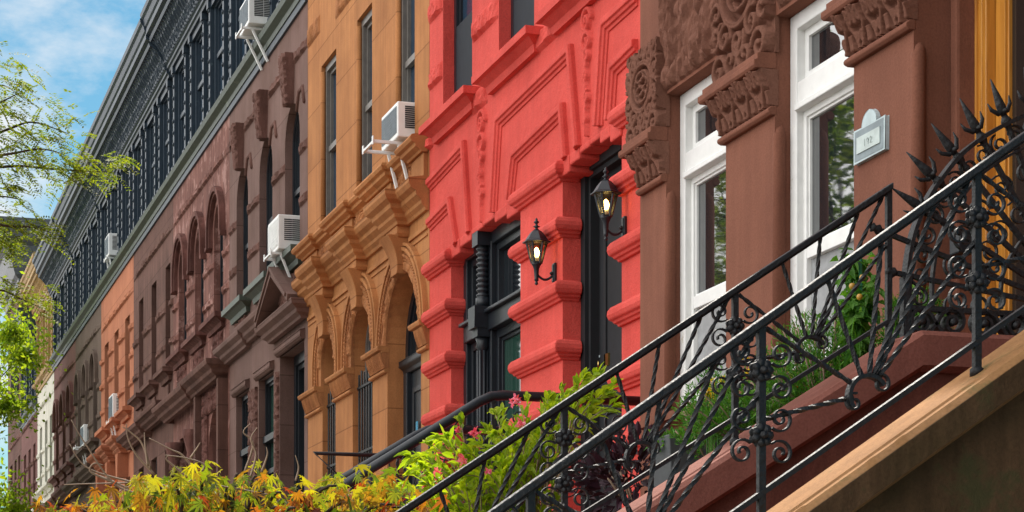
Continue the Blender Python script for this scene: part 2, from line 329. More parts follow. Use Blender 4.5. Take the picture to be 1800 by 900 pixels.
M = dict(
 brown=stone('brown painted stone', (.240, .096, .061), (.180, .070, .045), bump=.16, sc=40, streak=.10),
 browncarve=stone('carved brownstone', (.22, .10, .068), (.17, .072, .048), bump=.5, sc=30, streak=.1),
 red=stone('red painted stone', (.73, .098, .078), (.56, .066, .052), rough=.8, bump=.6, sc=16, streak=.06, stain=None),
 orange=stone('ochre painted stone', (.57, .245, .090), (.40, .16, .058), rough=.85, bump=.2, sc=18, streak=.13, joints=(2.4, .62)),
 orangecarve=stone('weathered ochre carving', (.52, .22, .085), (.33, .125, .05), bump=.6, sc=25, streak=.25),
 mauve=stone('mauve brownstone', (.225, .135, .115), (.155, .088, .070), bump=.15, sc=26, streak=.1, joints=(1.25, .60)),
 mauvecarve=stone('mauve carved stone', (.21, .105, .085), (.12, .058, .045), bump=.7, sc=22, streak=.2),
 rosy=stone('stained rosy stone', (.32, .145, .115), (.19, .082, .065), bump=.35, sc=12, streak=.35, stain=(.36, .20, .17), joints=(1.3, .6)),
 rosycarve=stone('stained rosy carving', (.21, .095, .078), (.13, .055, .045), bump=.7, sc=20, streak=.35),
 umber=stone('umber brownstone', (.205, .105, .082), (.125, .062, .048), bump=.4, sc=14, streak=.25, joints=(1.4, .61)),
 terra=stone('terracotta painted stone', (.55, .215, .115), (.42, .155, .085), bump=.2, sc=18, streak=.12, joints=(1.5, .6)),
 slate=stone('grey brown stone', (.16, .115, .09), (.115, .08, .063), bump=.3, sc=16, streak=.2),
 plum=stone('plum brownstone', (.23, .11, .095), (.15, .07, .06), bump=.25, sc=16, streak=.2),
 cream=stone('cream painted stone', (.72, .69, .60), (.60, .57, .48), bump=.25, sc=18, streak=.15),
 gold=stone('gold painted cornice', (.52, .34, .15), (.40, .25, .10), bump=.4, sc=18, streak=.2, rough=.6),
 white=paint('white window paint', (.80, .80, .78), rough=.45, wear=(.50, .44, .34)),
 whitemetal=paint('white enamel', (.82, .82, .80), rough=.4, bump=.02),
 greyplastic=paint('grey coil', (.20, .24, .27), rough=.5),
 black=paint('black gloss paint', (.008, .012, .018), rough=.45, bump=.08),
 bluegrey=paint('weathered blue black metal', (.020, .036, .056), rough=.5, bump=.25, sc=18, wear=(.07, .10, .115)),
 green=paint('verdigris trim', (.06, .078, .058), rough=.55, bump=.2, wear=(.15, .18, .13)),
 greybrown=paint('taupe window frame', (.16, .145, .13), rough=.5),
 greyframe=paint('dark fly screen', (.010, .016, .024), rough=.9),
 iron=paint('black iron', (.010, .011, .013), rough=.58, bump=.35, sc=60, metallic=.0),
 wornrail=paint('worn iron handrail', (.020, .020, .022), rough=.6, bump=.5, sc=50, wear=(.22, .20, .17)),
 slot=paint('dark slot', (.02, .02, .02), rough=.7),
 glass=glass_mat('window glass', (.010, .014, .018), 2.9, .02, .006),
 glassblue=glass_mat('screened glass', (.018, .040, .070), 1.55, .12),
 glassgreen=glass_mat('green tinted glass', (.02, .055, .042), 1.7, .05),
 curtain=paint('pale blind behind glass', (.36, .37, .38), rough=.25, bump=.02),
 dark=paint('dark interior', (.01, .01, .012), rough=.8),
 sandstone=stone('sandstone step coping', (.42, .215, .09), (.29, .145, .06), bump=.35, sc=20, streak=.1, stain=(.17, .12, .045)),
 copingB=stone('rust coping', (.28, .105, .08), (.20, .075, .055), bump=.3, sc=22, streak=.08),
 cheek=stone('mossy cheek wall and shaded edge', (.17, .085, .045), (.085, .05, .022), bump=.9, sc=6, streak=.3, stain=(.075, .06, .025)),
 cheekB=stone('cheek wall', (.20, .07, .05), (.13, .047, .033), bump=.4, sc=14, streak=.2),
 wood=wood_mat('golden oak', (.44, .17, .022), (.58, .25, .036)),
 brass=paint('brass', (.60, .42, .14), rough=.3, metallic=1),
 plaque=paint('pale cast plaque', (.50, .60, .62), rough=.6, wear=(.40, .44, .42)),
 plaquedark=paint('plaque recess', (.24, .29, .31), rough=.7),
 plaqueface=paint('plaque face', (.52, .60, .58), rough=.6),
 bulb=glow('lamp bulb', (1, .72, .28), 14), lampglass=None,
 soil=stone('soil', (.045, .03, .02), bump=1), planter=paint('grey planter', (.06, .065, .07), rough=.6),
 asphalt=stone('asphalt', (.05, .05, .052), bump=.6, sc=40), pave=stone('pavement', (.36, .34, .31), bump=.3, sc=30),
 bark=stone('bark', (.10, .075, .055), bump=1, sc=20), twig=paint('twig', (.30, .20, .13), rough=.7),
 bushleaf=leaf_mat('shrub leaf', [(.14, .24, .012), (.28, .40, .015), (.42, .50, .02), (.20, .32, .015)]),
 mapleleaf=leaf_mat('maple leaf', [(.045, .10, .015), (.22, .27, .015), (.36, .34, .02), (.42, .36, .02), (.09, .13, .02), (.34, .13, .02), (.16, .22, .02), (.05, .08, .02)]),
 mapleorange=leaf_mat('orange maple leaf', [(.40, .11, .015), (.38, .22, .02), (.30, .05, .02), (.16, .035, .02), (.30, .22, .02)]),
 locust=leaf_mat('locust leaf', [(.07, .12, .015), (.16, .22, .02), (.26, .30, .02)]),
 brightleaf=leaf_mat('bright street tree leaf', [(.12, .22, .015), (.26, .36, .03), (.36, .42, .03)], .55),
 treeleaf=leaf_mat('street tree leaf', [(.04, .09, .012), (.12, .20, .02), (.24, .32, .02)]),
 cypress=leaf_mat('feathery green leaf', [(.03, .13, .015), (.08, .24, .02), (.12, .28, .02)], .3),
 tomato=leaf_mat('tomato leaf', [(.05, .17, .02), (.12, .28, .03)], .4),
 purple=leaf_mat('purple leaf', [(.018, .006, .012), (.045, .010, .024), (.028, .009, .014)], .2),
 pink=leaf_mat('pink petal', [(.75, .04, .20), (.80, .25, .35), (.85, .10, .22)], .3),
 yellow=leaf_mat('yellow petal', [(.80, .50, .02), (.85, .62, .03)], .3),
 redpetal=leaf_mat('red petal', [(.70, .02, .015), (.80, .05, .02)], .3),
 fruit=paint('tomato fruit', (.55, .30, .04), rough=.3), stake=paint('green stake', (.02, .16, .08), rough=.4),
 doorblack=paint('matt black door paint', (.004, .006, .009), rough=.8),
 blue=paint('blue sticker', (.02, .25, .42), rough=.5), paper=paint('white paper', (.7, .7, .75), rough=.6), ink=paint('ink', (.05, .07, .16), rough=.7),
)
m, n, l, p = nodemat('clear lamp glass'); M['lampglass'] = m
_tr = n.new('ShaderNodeBsdfTransparent'); _tr.inputs[0].default_value = (.95, .85, .6, 1); _gl = n.new('ShaderNodeBsdfGlossy'); _gl.inputs[1].default_value = .08
_mx = n.new('ShaderNodeMixShader'); _mx.inputs[0].default_value = .12; l.new(_tr.outputs[0], _mx.inputs[1]); l.new(_gl.outputs[0], _mx.inputs[2]); l.new(_mx.outputs[0], n['Material Output'].inputs[0])

# ================================================================ builders for the terrace
def arch(X0, X1, Z0, Zt, n=16, rise=None):      # opening outline with a round head
    if rise == 0: return [(X0,Z0),(X1,Z0),(X1,Zt),(X0,Zt)]
    hw = (X1-X0)/2; rs = hw if rise is None else rise; cx = (X0+X1)/2; zs = Zt-rs
    return [(X0,Z0),(X1,Z0)] + [(cx+hw*math.cos(math.pi*i/n), zs+rs*math.sin(math.pi*i/n)) for i in range(n+1)]
def arc_line(cx, zs, rx, rz, n=20, a0=0, a1=180): return [(cx+rx*math.cos(R(a0+(a1-a0)*i/n)), zs+rz*math.sin(R(a0+(a1-a0)*i/n))) for i in range(n+1)]
def ring(m, outer, inner, y0, y1):               # frame between two outlines with the same number of points
    n = len(outer)
    vs_ = [(p[0],y0,p[1]) for p in outer] + [(p[0],y0,p[1]) for p in inner] + [(p[0],y1,p[1]) for p in outer] + [(p[0],y1,p[1]) for p in inner]
    fs = []
    for i in range(n):
        j = (i+1) % n
        fs += [(i, j, n+j, n+i), (2*n+i, 3*n+i, 3*n+j, 2*n+j), (n+i, n+j, 3*n+j, 3*n+i), (i, 2*n+i, 2*n+j, j)]
    m.add(vs_, fs)
def window(house, X0, X1, Z0, Zt, Y, fm, gm, rise=0, fw=.055, meet=.5, name='window', proud=.05, lower=None, mull=0, step=True):
    def o(a): 
        r_ = 0 if rise == 0 else ((X1-X0)/2 if rise is None else rise) - a
        return arch(X0+a, X1-a, Z0+a, Zt-a, 14, r_)
    m = MB(); ring(m, o(0), o(fw), Y-proud, Y+.03)
    if step: ring(m, o(fw), o(fw*1.55), Y-proud*.45, Y+.03)
    zm = None
    if meet:
        zm = Z0+(Zt-Z0)*meet; m.box(X0+fw, X1-fw, Y-proud*.7, Y+.02, zm-.03, zm+.03)
    for k in range(mull): xx = X0+(X1-X0)*(k+1)/(mull+1); m.box(xx-.02, xx+.02, Y-proud*.6, Y+.02, Z0+fw, Zt-fw)
    w = m.build(name, fm, house)
    a = fw*1.3; P = MB(); pts = arch(X0+a, X1-a, (zm if lower is not None else Z0+a), Zt-a, 14, 0 if rise == 0 else ((X1-X0)/2 if rise is None else rise)-a)
    P.prism_y(pts, Y, Y+.012); P.build('pane', gm, w)
    if lower is not None:
        P = MB(); P.box(X0+a, X1-a, Y-.006, Y+.006, Z0+a, zm-.02); P.build('pane', lower, w)
    return w
CORN = [(0,0),(.03,0),(.035,.03),(.07,.06),(.12,.085),(.125,.12),(.19,.15),(.20,.20),(0,.22)]   # classical cornice section, 0.22 high
def prof(P_, so=1, sz=1, z=0, inset=-.02): return [(o*so if o > 0 else inset, z+h*sz) for o, h in P_]
SILL = [(0,0),(.04,0),(.05,.04),(.10,.07),(.13,.075),(.13,.12),(0,.13)]
def sill(house, X0, X1, Zt, mat, Y=0, so=1, sz=1, name='sill'):
    m = MB(); m.profile([(X0, Y+.02), (X0, Y), (X1, Y), (X1, Y+.02)], prof(SILL, so, sz, Zt-.13*sz)); o = m.build(name, mat, house); return o
def house(name, label, X0, X1, H, mat, Y=0.0, holes=(), th=.30, zb=0.0, top=None):
    h = empty(name, ((X0+X1)/2, Y, 0), label, 'house', 'attached row houses along the street')
    m = MB(); m.wall(X0+.004, X1-.004, zb, top or H, [list(q) for q in holes], Y, th); m.build('front_wall', mat, h)
    m = MB(); m.box(X0+.01, X1-.01, Y+th, 12, 0, H-.05); m.build('main_block', M['dark'] if False else mat, h)
    m = MB(); m.box(X0+.01, X1-.01, Y+th-.02, 11.95, H-.05, H+.03); m.build('roof', M['slot'], h)
    return h
def mansard(h, X0, X1, wall_top, zh, zt, Y=0.0, mat='bluegrey', glass='glassblue', dy=0, nw=3, out_=.52, cove='bluegrey', sillm='green', seed=1, bands=True):
    W = X1-X0; mt = M[mat]
    zb = wall_top+.10
    # bottom sill moulding
    m = MB(); m.profile([(X0+.003, Y), (X1-.003, Y)], [(-.05, wall_top-.10), (.05, wall_top-.10), (.06, wall_top-.04), (.13, wall_top), (.15, wall_top+.06), (.10, wall_top+.10), (-.05, wall_top+.12)]); m.build('sill_moulding', M[sillm], h)
    m = MB(); m.profile([(X0+.004, Y), (X1-.004, Y)], [(-.05, wall_top-.18), (.03, wall_top-.18), (.035, wall_top-.102), (-.05, wall_top-.101)]); m.build('sill_fascia', M['bluegrey' if sillm == 'green' else sillm], h)
    # back panel
    m = MB(); m.box(X0+.004, X1-.004, Y+.16, Y+.3, zb, zt); m.build('attic_wall', mt, h)
    # windows with ornate pilasters
    ww = W/nw
    pil = MB(); rng = random.Random(seed)
    for k in range(nw):
        c = X0+ww*(k+.5); hw = ww*.285
        window(h, c-hw, c+hw, zb+.05, zh-.05, Y+.09, mt, M[glass], fw=.06, meet=.52, proud=.07)
        for s_ in (-1, 1):
            xx = c+s_*(hw+.085)
            pil.box(xx-.06, xx+.06, Y-.04, Y+.17, zb, zh)
            for q in range(9):
                zz = zb+.12+(zh-zb-.24)*q/8; pil.lathe((xx, Y-.045, zz), [(0,-.02),(.03,-.01),(.034,.0),(.02,.01),(0,.012)], 6, 'y')
            pil.box(xx-.075, xx+.075, Y-.07, Y+.17, zh-.10, zh+.002); pil.box(xx-.075, xx+.075, Y-.07, Y+.17, zb-.002, zb+.12)
        pil.box(c-hw-.03, c+hw+.03, Y-.03, Y+.16, zh-.09, zh-.001)
    for k in range(nw+1):
        xx = min(max(X0+ww*k, X0+.1), X1-.1)
        pil.box(xx-.055, xx+.055, Y+.02, Y+.17, zb+.003, zh-.003)
        for q in range(14):
            zz = zb+.1+(zh-zb-.2)*q/13; pil.box(xx-.035, xx+.035, Y+.008, Y+.05, zz, zz+.05)
    pil.build('pilasters', mt, h)
    # cornice: head moulding, cove with leaves, soffit and gutter
    m = MB()
    m.profile([(X0+.003, Y), (X1-.003, Y)], [(-.12, zh), (.07, zh), (.08, zh+.035), (.11, zh+.05), (.11, zh+.09), (.14, zh+.11), (.13, zh+.135), (-.12, zh+.135)])
    m.build('head_moulding', mt, h)
    s = (zt-zh)/.93; z1 = zh+.135; z2 = zh+.47*s; o2 = out_*.58
    nx = int(W/.035); nz = 9; H = np.zeros((nz, nx)); u = np.linspace(0, W, nx)
    for j in range(nz):
        ph = 1.2*math.sin(j*1.9); H[j] = .5+.5*np.sin(u*2*math.pi/.17+ph+.4*np.sin(u*3.1))*(.7+.3*math.cos(j*2.2)) + .25*np.random.RandomState(seed*31+j).rand(nx)
    m = MB(); m.grid(X0+.004, X1-.004, z1, z2, Y, H, .05, yfun=lambda v: .10+(o2-.10)*(v**1.6), inner=0.02, smooth=False); m.build('leafy_cove', M[cove], h)
    m = MB()
    m.profile([(X0+.003, Y+.003), (X1-.003, Y+.003)], [(-.1, z2), (o2+.07, z2), (o2+.09, z2+.05*s), (o2+.03, z2+.07*s), (out_*.84, z2+.11*s), (out_*.84, z2+.20*s), (out_*.80, z2+.205*s), (out_*.88, z2+.24*s), (out_*.93, z2+.33*s), (out_*1.0, z2+.36*s), (out_*1.02, zt-.03), (out_*.97, zt), (-.1, zt+.02)])
    m.profile([(X0-.02, Y+.3), (X0-.02, Y-.3), (X0+.06, Y-.3), (X0+.06, Y+.3)], [(0, zt-.3), (.004, zt-.3), (.004, zt+.09), (0, zt+.09)])
    m.build('cornice', mt if cove == mat else M[cove], h)
def ac(label, X, Z, Y, w=.56, dp=.32, ht=.36, arm=.22, front='greyplastic', tilt=2.0):
    r_ = empty('air_conditioner', (X, Y, Z), label, 'air conditioner', 'window air conditioners on the row houses')
    y0 = Y-dp; y1 = Y+.12; hw = w/2
    m = MB(); m.box(X-hw, X+hw, y0, y1, Z, Z+ht); o = m.build('housing', M['whitemetal'], r_, bevel=.012)
    m = MB(); m.box(X-hw+.035, X+hw-.035, y0-.006, y0, Z+.045, Z+ht-.04)
    for k in range(9): zz = Z+.06+(ht-.12)*k/8; m.box(X-hw+.04, X+hw-.04, y0-.010, y0-.006, zz-.003, zz+.003)
    for k in range(12): xx = X-hw+.06+(w-.12)*k/11; m.box(xx-.002, xx+.002, y0-.0125, y0-.010, Z+.05, Z+ht-.045)
    m.build('coil_grille', M[front], r_)
    m = MB()
    for c in range(2):
        for k in range(11):
            zz = Z+ht*.28+ht*.58*k/10; ya = y0+.07+c*(dp*.5-.02)
            m.box(X+hw-.002, X+hw+.004, ya, ya+dp*.40, zz-.0065, zz+.0065)
    m.build('side_louvres', M['slot'], r_)
    m = MB()
    for s_ in (-1, 1):
        xx = X+s_*hw*.62
        m.box(xx-.014, xx+.014, Y-dp-arm, Y+.02, Z-.045, Z-.015); m.box(xx-.02, xx+.02, Y-dp-arm-.012, Y-dp-arm, Z-.06, Z+.02)
        m.strap([(xx, Y-dp*.75, Z-.045), (xx, Y-.02, Z-.42)], (1, 0, 0), .028, .03)
    m.box(X-hw*.62, X+hw*.62, Y-dp-arm-.01, Y-dp-arm+.015, Z-.044, Z-.02)
    m.build('support_bracket', M['whitemetal'], r_, bevel=.003)
    return r_

# ---------------------------------------------------------------- ground
g = MB(); g.box(-400, 60, -120, 120, -.5, -.13); tag(g.build('road', M['asphalt']), kind='structure')
g = MB(); g.box(-100, 8, -7.6, 0, -.2, 0); tag(g.build('pavement', M['pave'], bevel=.01), kind='structure')
g = MB(); g.box(-100, 8, -21, -15.5, -.2, 0); tag(g.build('far_pavement', M['pave'], bevel=.01), kind='structure')

# ================================================================ house with brown painted front
YB = -.22
XR = fx(1125, YB)
b_ = lambda px: fx(px, YB)
w1 = (b_(1171), b_(1276)); w2 = (b_(1362), b_(1501)); dr = (b_(1606), b_(1606)+1.85)
WT = 5.27; WB = 3.28
H1 = house('brownstone_house', 'brown painted house with white windows, carved capitals and a golden oak door', XR, -5.5, 12.2, M['brown'], YB,
           [arch(w1[0], w1[1], WB, WT, rise=0), arch(w2[0], w2[1], WB, WT, rise=0), arch(dr[0], dr[1], 2.65, 5.42, rise=0)], th=.42)
YW = YB+.125
def brown_window(a, b):
    m = MB(); fw = .085; z1, z2 = 4.76, 4.90
    ring(m, arch(a, b, WB, WT, rise=0), arch(a+fw, b-fw*.8, WB+.08, WT-fw, rise=0), YW-.035, YW+.2)
    m.box(a+fw-.005, b-fw*.8+.005, YW-.028, YW+.2, z1, z2)
    m.box(a+fw-.005, b-fw*.8+.005, YW-.05, YW+.1, z1-.02, z1+.015)
    o = m.build('window', M['white'], H1, bevel=.006); fix_normals(o)
    A = a+fw; B = b-fw*.8
    s = MB()
    ring(s, arch(A-.002, B+.002, z2, WT-fw+.002, rise=0), arch(A+.045, B-.045, z2+.05, WT-fw-.045, rise=0), YW+.015, YW+.11)
    ring(s, arch(A-.002, B+.002, WB+.078, z1+.002, rise=0), arch(A+.038, B-.05, WB+.14, z1-.055, rise=0), YW+.005, YW+.12)
    zm = 3.98; s.box(A+.05, B-.05, YW+.002, YW+.10, zm-.045, zm+.03)
    ring(s, arch(A+.038, B-.05, zm+.03, z1-.055, rise=0), arch(A+.052, B-.064, zm+.045, z1-.07, rise=0), YW+.018, YW+.1)
    s.build('sash', M['whitemetal'], o, bevel=.003)
    for z0_, z1_, mt in ((z2+.045, WT-fw-.04, 'glass'), (zm+.03, z1-.06, 'glass'), (WB+.13, zm-.04, 'curtain')):
        q = MB(); q.box(A+.03, B-.04, YW+.034, YW+.046, z0_, z1_); q.build('pane', M[mt], o)
    sl = MB(); sl.profile([(a-.05, YB+.01), (a-.05, YB), (b+.05, YB), (b+.05, YB+.01)], prof(SILL, 1, 1, WB-.13)); sl.build('window_sill', M['brown'], o)
brown_window(*w1); brown_window(*w2)
# engaged colonettes in the reveals, capitals, carved panels
def cap_curves(w, h, seed):
    cs = []; n_ = max(3, round(w/.10)); c_ = w/n_
    for i in range(n_):
        x = (i+.5)*c_; s_ = (-1)**i
        cs.append(([(x-s_*c_*.3, 0), (x-s_*c_*.1, h*.3), (x+s_*c_*.25, h*.55), (x+s_*c_*.1, h*.9)], .014))
        cs.append((spiral(x+s_*c_*.08, h*.72, c_*.34, 1.2, 1.5, s_, 18), .013)); cs.append((spiral(x-s_*c_*.2, h*.28, c_*.28, 1.2, -1.5, -s_, 18), .013))
        cs.append(([(x+s_*c_*.4, h*.05), (x+s_*c_*.42, h*.35)], .013)); cs.append(([(x-s_*c_*.42, h*.6), (x-s_*c_*.3, h*.95)], .013))
    return cs
caps = [(XR+.06, w1[0], 0), (w1[1], w2[0], 1), (w2[1], dr[0], 2)]
for xa, xb, k in caps:
    z0, z1 = 4.80, 5.00
    m = MB()
    pr = [(-.01, 4.985), (.115, 4.985), (.125, 5.0), (.125, 5.03), (.105, 5.035), (.105, 5.07), (-.01, 5.075)]
    m.profile([(xa-.0, YB+.1), (xa-.0, YB), (xb+.004, YB)], pr)
    m.profile([(xa-.0, YB+.1), (xa-.0, YB), (xb+.003, YB)], [(-.01, 4.735), (.025, 4.735), (.04, 4.75), (.04, 4.768), (.02, 4.785), (-.01, 4.786)])
    cap = m.build('capital', M['brown'], H1, bevel=.005); fix_normals(cap)
    m = MB(); carve(m, xa-.03, xb+.003, 4.787, 4.984, YB+.0, .045, cell=.105, seed=11+k, yfun=lambda v: .004+.085*v**1.7, res=.005, base=.0, extra=cap_curves(xb-xa+.033, .197, 11+k), xfun=None)
    m.build('carved_leaf_band', M['browncarve'], cap)
    for side in ((xb, 1),):
        x, s_ = side; m = MB()
        m.tube([(x-s_*.012, YB+.03, WB+.02), (x-s_*.012, YB+.03, 4.62), (x-s_*.010, YB+.034, 4.66), (x-s_*.006, YB+.04, 4.685)], [.036, .036, .028, .004], 12)
        m.build('colonette', M['brown'], H1)
# carved spandrel panels
def panel_curves(w, h, seed):
    cs = []; cx, cz = w/2, h*.56; rng = random.Random(seed)
    for (rx, rz, r) in ((w*.33, h*.27, .026), (w*.22, h*.18, .013)):
        cs.append(([(cx+rx*math.cos(t*math.pi/18), cz+rz*math.sin(t*math.pi/18)) for t in range(37)], r))
    for k in range(4):
        cs.append(([(cx+w*.12*math.cos(t*math.pi/8)+(-1)**k*w*.05, cz+h*(-.12+.08*k)+h*.055*math.sin(t*math.pi/8)) for t in range(17)], .012))
    for k in range(10):
        a = k*math.pi/5+.3; q = (cx+w*.43*math.cos(a), cz+h*.38*math.sin(a)); cs.append((spiral(q[0], q[1], w*.13, 1.4, a+2, (-1)**k, 20), .018))
    for i, (fx_, fz_) in enumerate([(.12,.06),(.36,.08),(.62,.07),(.88,.07),(.12,.93),(.38,.95),(.63,.94),(.88,.93),(.07,.3),(.93,.3),(.07,.72),(.93,.72)]):
        cs.append((spiral(w*fx_, h*fz_, w*.14, 1.3, i, (-1)**i, 20), .019))
    return cs
for (xa, xb, zt, sd_) in ((b_(1118), b_(1172)+.0, 5.62, 1), (b_(1270), b_(1364), 5.95, 2), (b_(1500), b_(1604), 5.95, 3)):
    m = MB(); w = xb-xa; h = zt-5.076; carve(m, xa, xb, 5.076, zt, YB, .085, seed=sd_, res=.0065, extra=panel_curves(w, h, sd_), base=.05, xfun=None); m.build('carved_panel', M['browncarve'], H1)
# chiselled lintel blocks
def chisel(xa, xb, z0, z1, sd_):
    nx, nz = 90, 80; a = vnoise(nx, nz, 6, 1.8, sd_, 4); b = vnoise(nx, nz, 16, 5, sd_+5, 3)
    H = np.abs((a*3.2) % 1 - .5)*.9 + b*.35; H = H*edge(nx, nz, .05)
    m = MB(); m.grid(xa, xb, z0, z1, YB, H, .11, smooth=False); m.build('chiselled_lintel', M['browncarve'], H1)
chisel(w1[0]+.002, b_(1268), WT+.02, 6.1, 3); chisel(w2[0]+.06, w2[1]-.05, WT+.02, 6.1, 9)
# door: moulded oak frame, leaf, dark glass
xa, xb = dr; yd = YB+.33
m = MB(); m.box(xa, xa+.07, YB+.19, YB+.42, 2.65, 5.42); m.build('jamb', M['brown'], H1, bevel=.015)
m = MB(); a = xa+.045; t = 5.33
for i, (ins, y) in enumerate(((0, .285), (.03, .30), (.05, .32), (.07, .30))):
    ring(m, arch(a+ins, xb-ins, 2.65+.001*i, t-ins, rise=0), arch(a+ins+.035, xb-ins-.035, 2.66+.001*i, t-ins-.035, rise=0), YB+y, YB+.44)
df = m.build('door_frame', M['wood'], H1, bevel=.006)
m = MB(); a2 = a+.108; 
for (p_, q_) in ((a2, a2+.72), (a2+.735, a2+1.455)):
    ring(m, arch(p_, q_, 2.66, t-.155, rise=0), arch(p_+.085, q_-.085, 3.1, t-.30, rise=0), YB+.35, YB+.41)
    ring(m, arch(p_+.085, q_-.085, 3.1, t-.30, rise=0), arch(p_+.10, q_-.10, 3.13, t-.325, rise=0), YB+.362, YB+.40)
do = m.build('door', M['wood'], H1, bevel=.004)
m = MB(); m.box(a2+.07, a2+.63, YB+.38, YB+.39, 3.1, t-.30); m.box(a2+.81, a2+1.37, YB+.38, YB+.39, 3.1, t-.30); m.build('pane', glass_mat('door glass', (.02, .016, .014), 1.5), do)
m = MB(); m.lathe((a2+.66, YB+.35, 3.65), [(0,0),(.02,-.01),(.02,-.04),(.035,-.05),(.03,-.075),(0,-.08)], 12, 'y'); m.build('door_knob', M['brass'], do)
m = MB(); m.box(fx(1668,YB+.1), fx(1668,YB+.1)+.09, YB+.10, YB+.188, fz(1680,446,YB+.1), fz(1680,404,YB+.1)); m.build('letter_box', M['black'], H1, bevel=.008)
sill(H1, XR+.1, -5.6, 12.2, M['brown'], YB, 3, 2, 'cornice')

# ================================================================ red house
RX0, RX1 = fx(755), XR
rw = (fx(793), fx(915)); rd = (fx(989), fx(1093)); RT = 5.45
u1 = (fx(779), fx(830)); u2 = (fx(877), fx(939)); u3 = (fx(995), fx(1075))
US = 6.62
H2 = house('red_house', 'bright coral red painted house with banded piers and a black door', RX0, RX1, 12.3, M['red'], 0,
           [arch(rw[0], rw[1], 2.65, RT, rise=0), arch(rd[0], rd[1], 2.65, RT+.03, rise=0)] + [arch(a, b, US, 8.5, rise=0) for a, b in (u1, u2, u3)], th=.30)
for a, b in (u1, u2, u3):
    window(H2, a, b, US, 8.5, .15, M['black'], M['glassblue'], meet=.30, fw=.07)
    m = MB(); m.box(a+.06, b-.06, .10, .115, US+.06, US+.80); m.build('fly_screen', M['greyframe'], H2)
    sill(H2, a-.13, b+.10, US+.0, M['red'], 0, 1.15, 1.35)
# banded piers
BAND = [(-.02,0),(.025,0),(.03,.02),(.05,.024),(.052,.04),(.075,.05),(.085,.08),(.082,.11),(.065,.135),(.03,.15),(-.02,.155)]
def band(x0, x1, z, left=True, right=True):
    m = MB(); path = ([(x0, .13)] if left else []) + [(x0, 0), (x1, 0)] + ([(x1, .13)] if right else [])
    m.profile(path, [(o, z+h) for o, h in BAND], True); o = m.build('pier_band', M['red'], H2, smooth=False, bevel=.008); fix_normals(o)
for py in (477, 561, 650, 740, 825): band(RX0+.005, rw[0]-.012, fz(757, py)-.08, left=False)
for py in (361, 453, 557, 654, 752): band(rw[1]+.01, rd[0]-.012, fz(905, py)-.075)
for py in (218, 335, 450, 563, 677, 790): band(rd[1]+.01, RX1-.002, fz(1085, py)-.06, right=False)
# voussoir hat mouldings
HAT = [(-.055,-.01),(-.055,.012),(-.03,.014),(-.028,.03),(-.005,.034),(0,.05),(.045,.05),(.055,.03),(.055,-.01)]
def hat(pts, Y=0, mat='red', sc=1.0, parent=None, nm='voussoir_moulding'):
    P3 = [Vector((fx(a, 0), 0, fz(a, b, 0))) for a, b in pts]; m = MB(); n = len(P3); k = len(HAT); rows = []
    for i, p in enumerate(P3):
        ds = []
        if i > 0: ds.append((P3[i]-P3[i-1]).normalized())
        if i < n-1: ds.append((P3[i+1]-P3[i]).normalized())
        ns = [Vector((-d.z, 0, d.x)) for d in ds]
        nn = ns[0] if len(ns) == 1 else (ns[0]+ns[1])/(1+ns[0].dot(ns[1]))
        rows.append([p + nn*a*sc + Vector((0, -b*sc, 0)) for a, b in HAT])
    fs = [(i*k+j, i*k+(j+1) % k, (i+1)*k+(j+1) % k, (i+1)*k+j) for i in range(n-1) for j in range(k)]
    fs += [tuple(range(k)), tuple((n-1)*k+j for j in range(k))]
    m.add([q for r in rows for q in r], fs); o = m.build(nm, M[mat], parent or H2, bevel=.006); fix_normals(o)
hat([(757, 326), (818, 260), (827, 411)]); hat([(757, 396), (794, 358), (805, 432)])
hat([(871, 374), (880, 214), (1005, 93), (1018, 262)]); hat([(900, 352), (908, 276), (991, 196), (997, 281)])
hat([(1056, 222), (1067, 46), (1122, -4)]); hat([(1076, 212), (1082, 122), (1122, 82)])
# stepped voussoir soffits
def soffit(x0, x1, zt, cols):
    m = MB(); n = len(cols)
    for i, d in enumerate(cols):
        a = x0+(x1-x0)*i/n; b = x0+(x1-x0)*(i+1)/n; m.box(a+.002, b-.002, -.012-.003*d, .27, zt-.02-d*.045, zt+.02)
    m.build('stepped_lintel', M['red'], H2, bevel=.012)
soffit(rw[0]-.02, rw[1]+.02, RT, (2, 1, .2, 0, 1, 2)); soffit(rd[0]-.02, rd[1]+.02, RT+.03, (2, 1, .2, 0, 1, 2))
# rock-faced string courses
for (a, b, pc, y0, y1) in ((755, 778, 766, 0, 32), (755, 778, 766, 118, 150), (755, 762, 758, 240, 262), (831, 876, 853, 15, 55), (832, 857, 845, 155, 192), (941, 1000, 960, 45, 83), (940, 994, 960, -70, -40)):
    m = MB(); rock_band(m, fx(a)+.003, fx(b)-.003, fz(pc, y1), fz(pc, y0), 0, .06); m.build('rock_faced_course', M['red'], H2)
# carved drops
def drop(px, py0, py1, wpx):
    xc = fx(px); w = wpx; zt = fz(px, py0); zb = fz(px, py1); h = zt-zb
    cs = [(spiral(w/2, h-w*.5, w*.42, 1.6, 0, 1, 26), .018), ([(w/2+w*.3*math.cos(t/3), h-w*1.1+w*.25*math.sin(t/3)) for t in range(20)], .016)]
    k = 0; z = h-w*1.5
    while z > .12:
        s_ = (-1)**k; cs.append((spiral(w*(.5+.10*s_), z, w*.27*(.6+.4*z/h), 1.3, 1.5, s_, 20), .015))
        cs.append(([(w/2, z+.12), (w*(.5+.1*s_), z), (w/2, z-.12)], .013)); z -= .15; k += 1
    cs.append(([(w/2, .14), (w/2, .01)], .012))
    m = MB(); nx = int(w/.008); nz = int(h/.008); H = curves_H(w, h, cs, nx, nz, 0.0)
    m.grid(xc-w/2, xc+w/2, zb, zt, .003, H, .045, inner=.01); m.build('carved_drop', M['red'], H2)
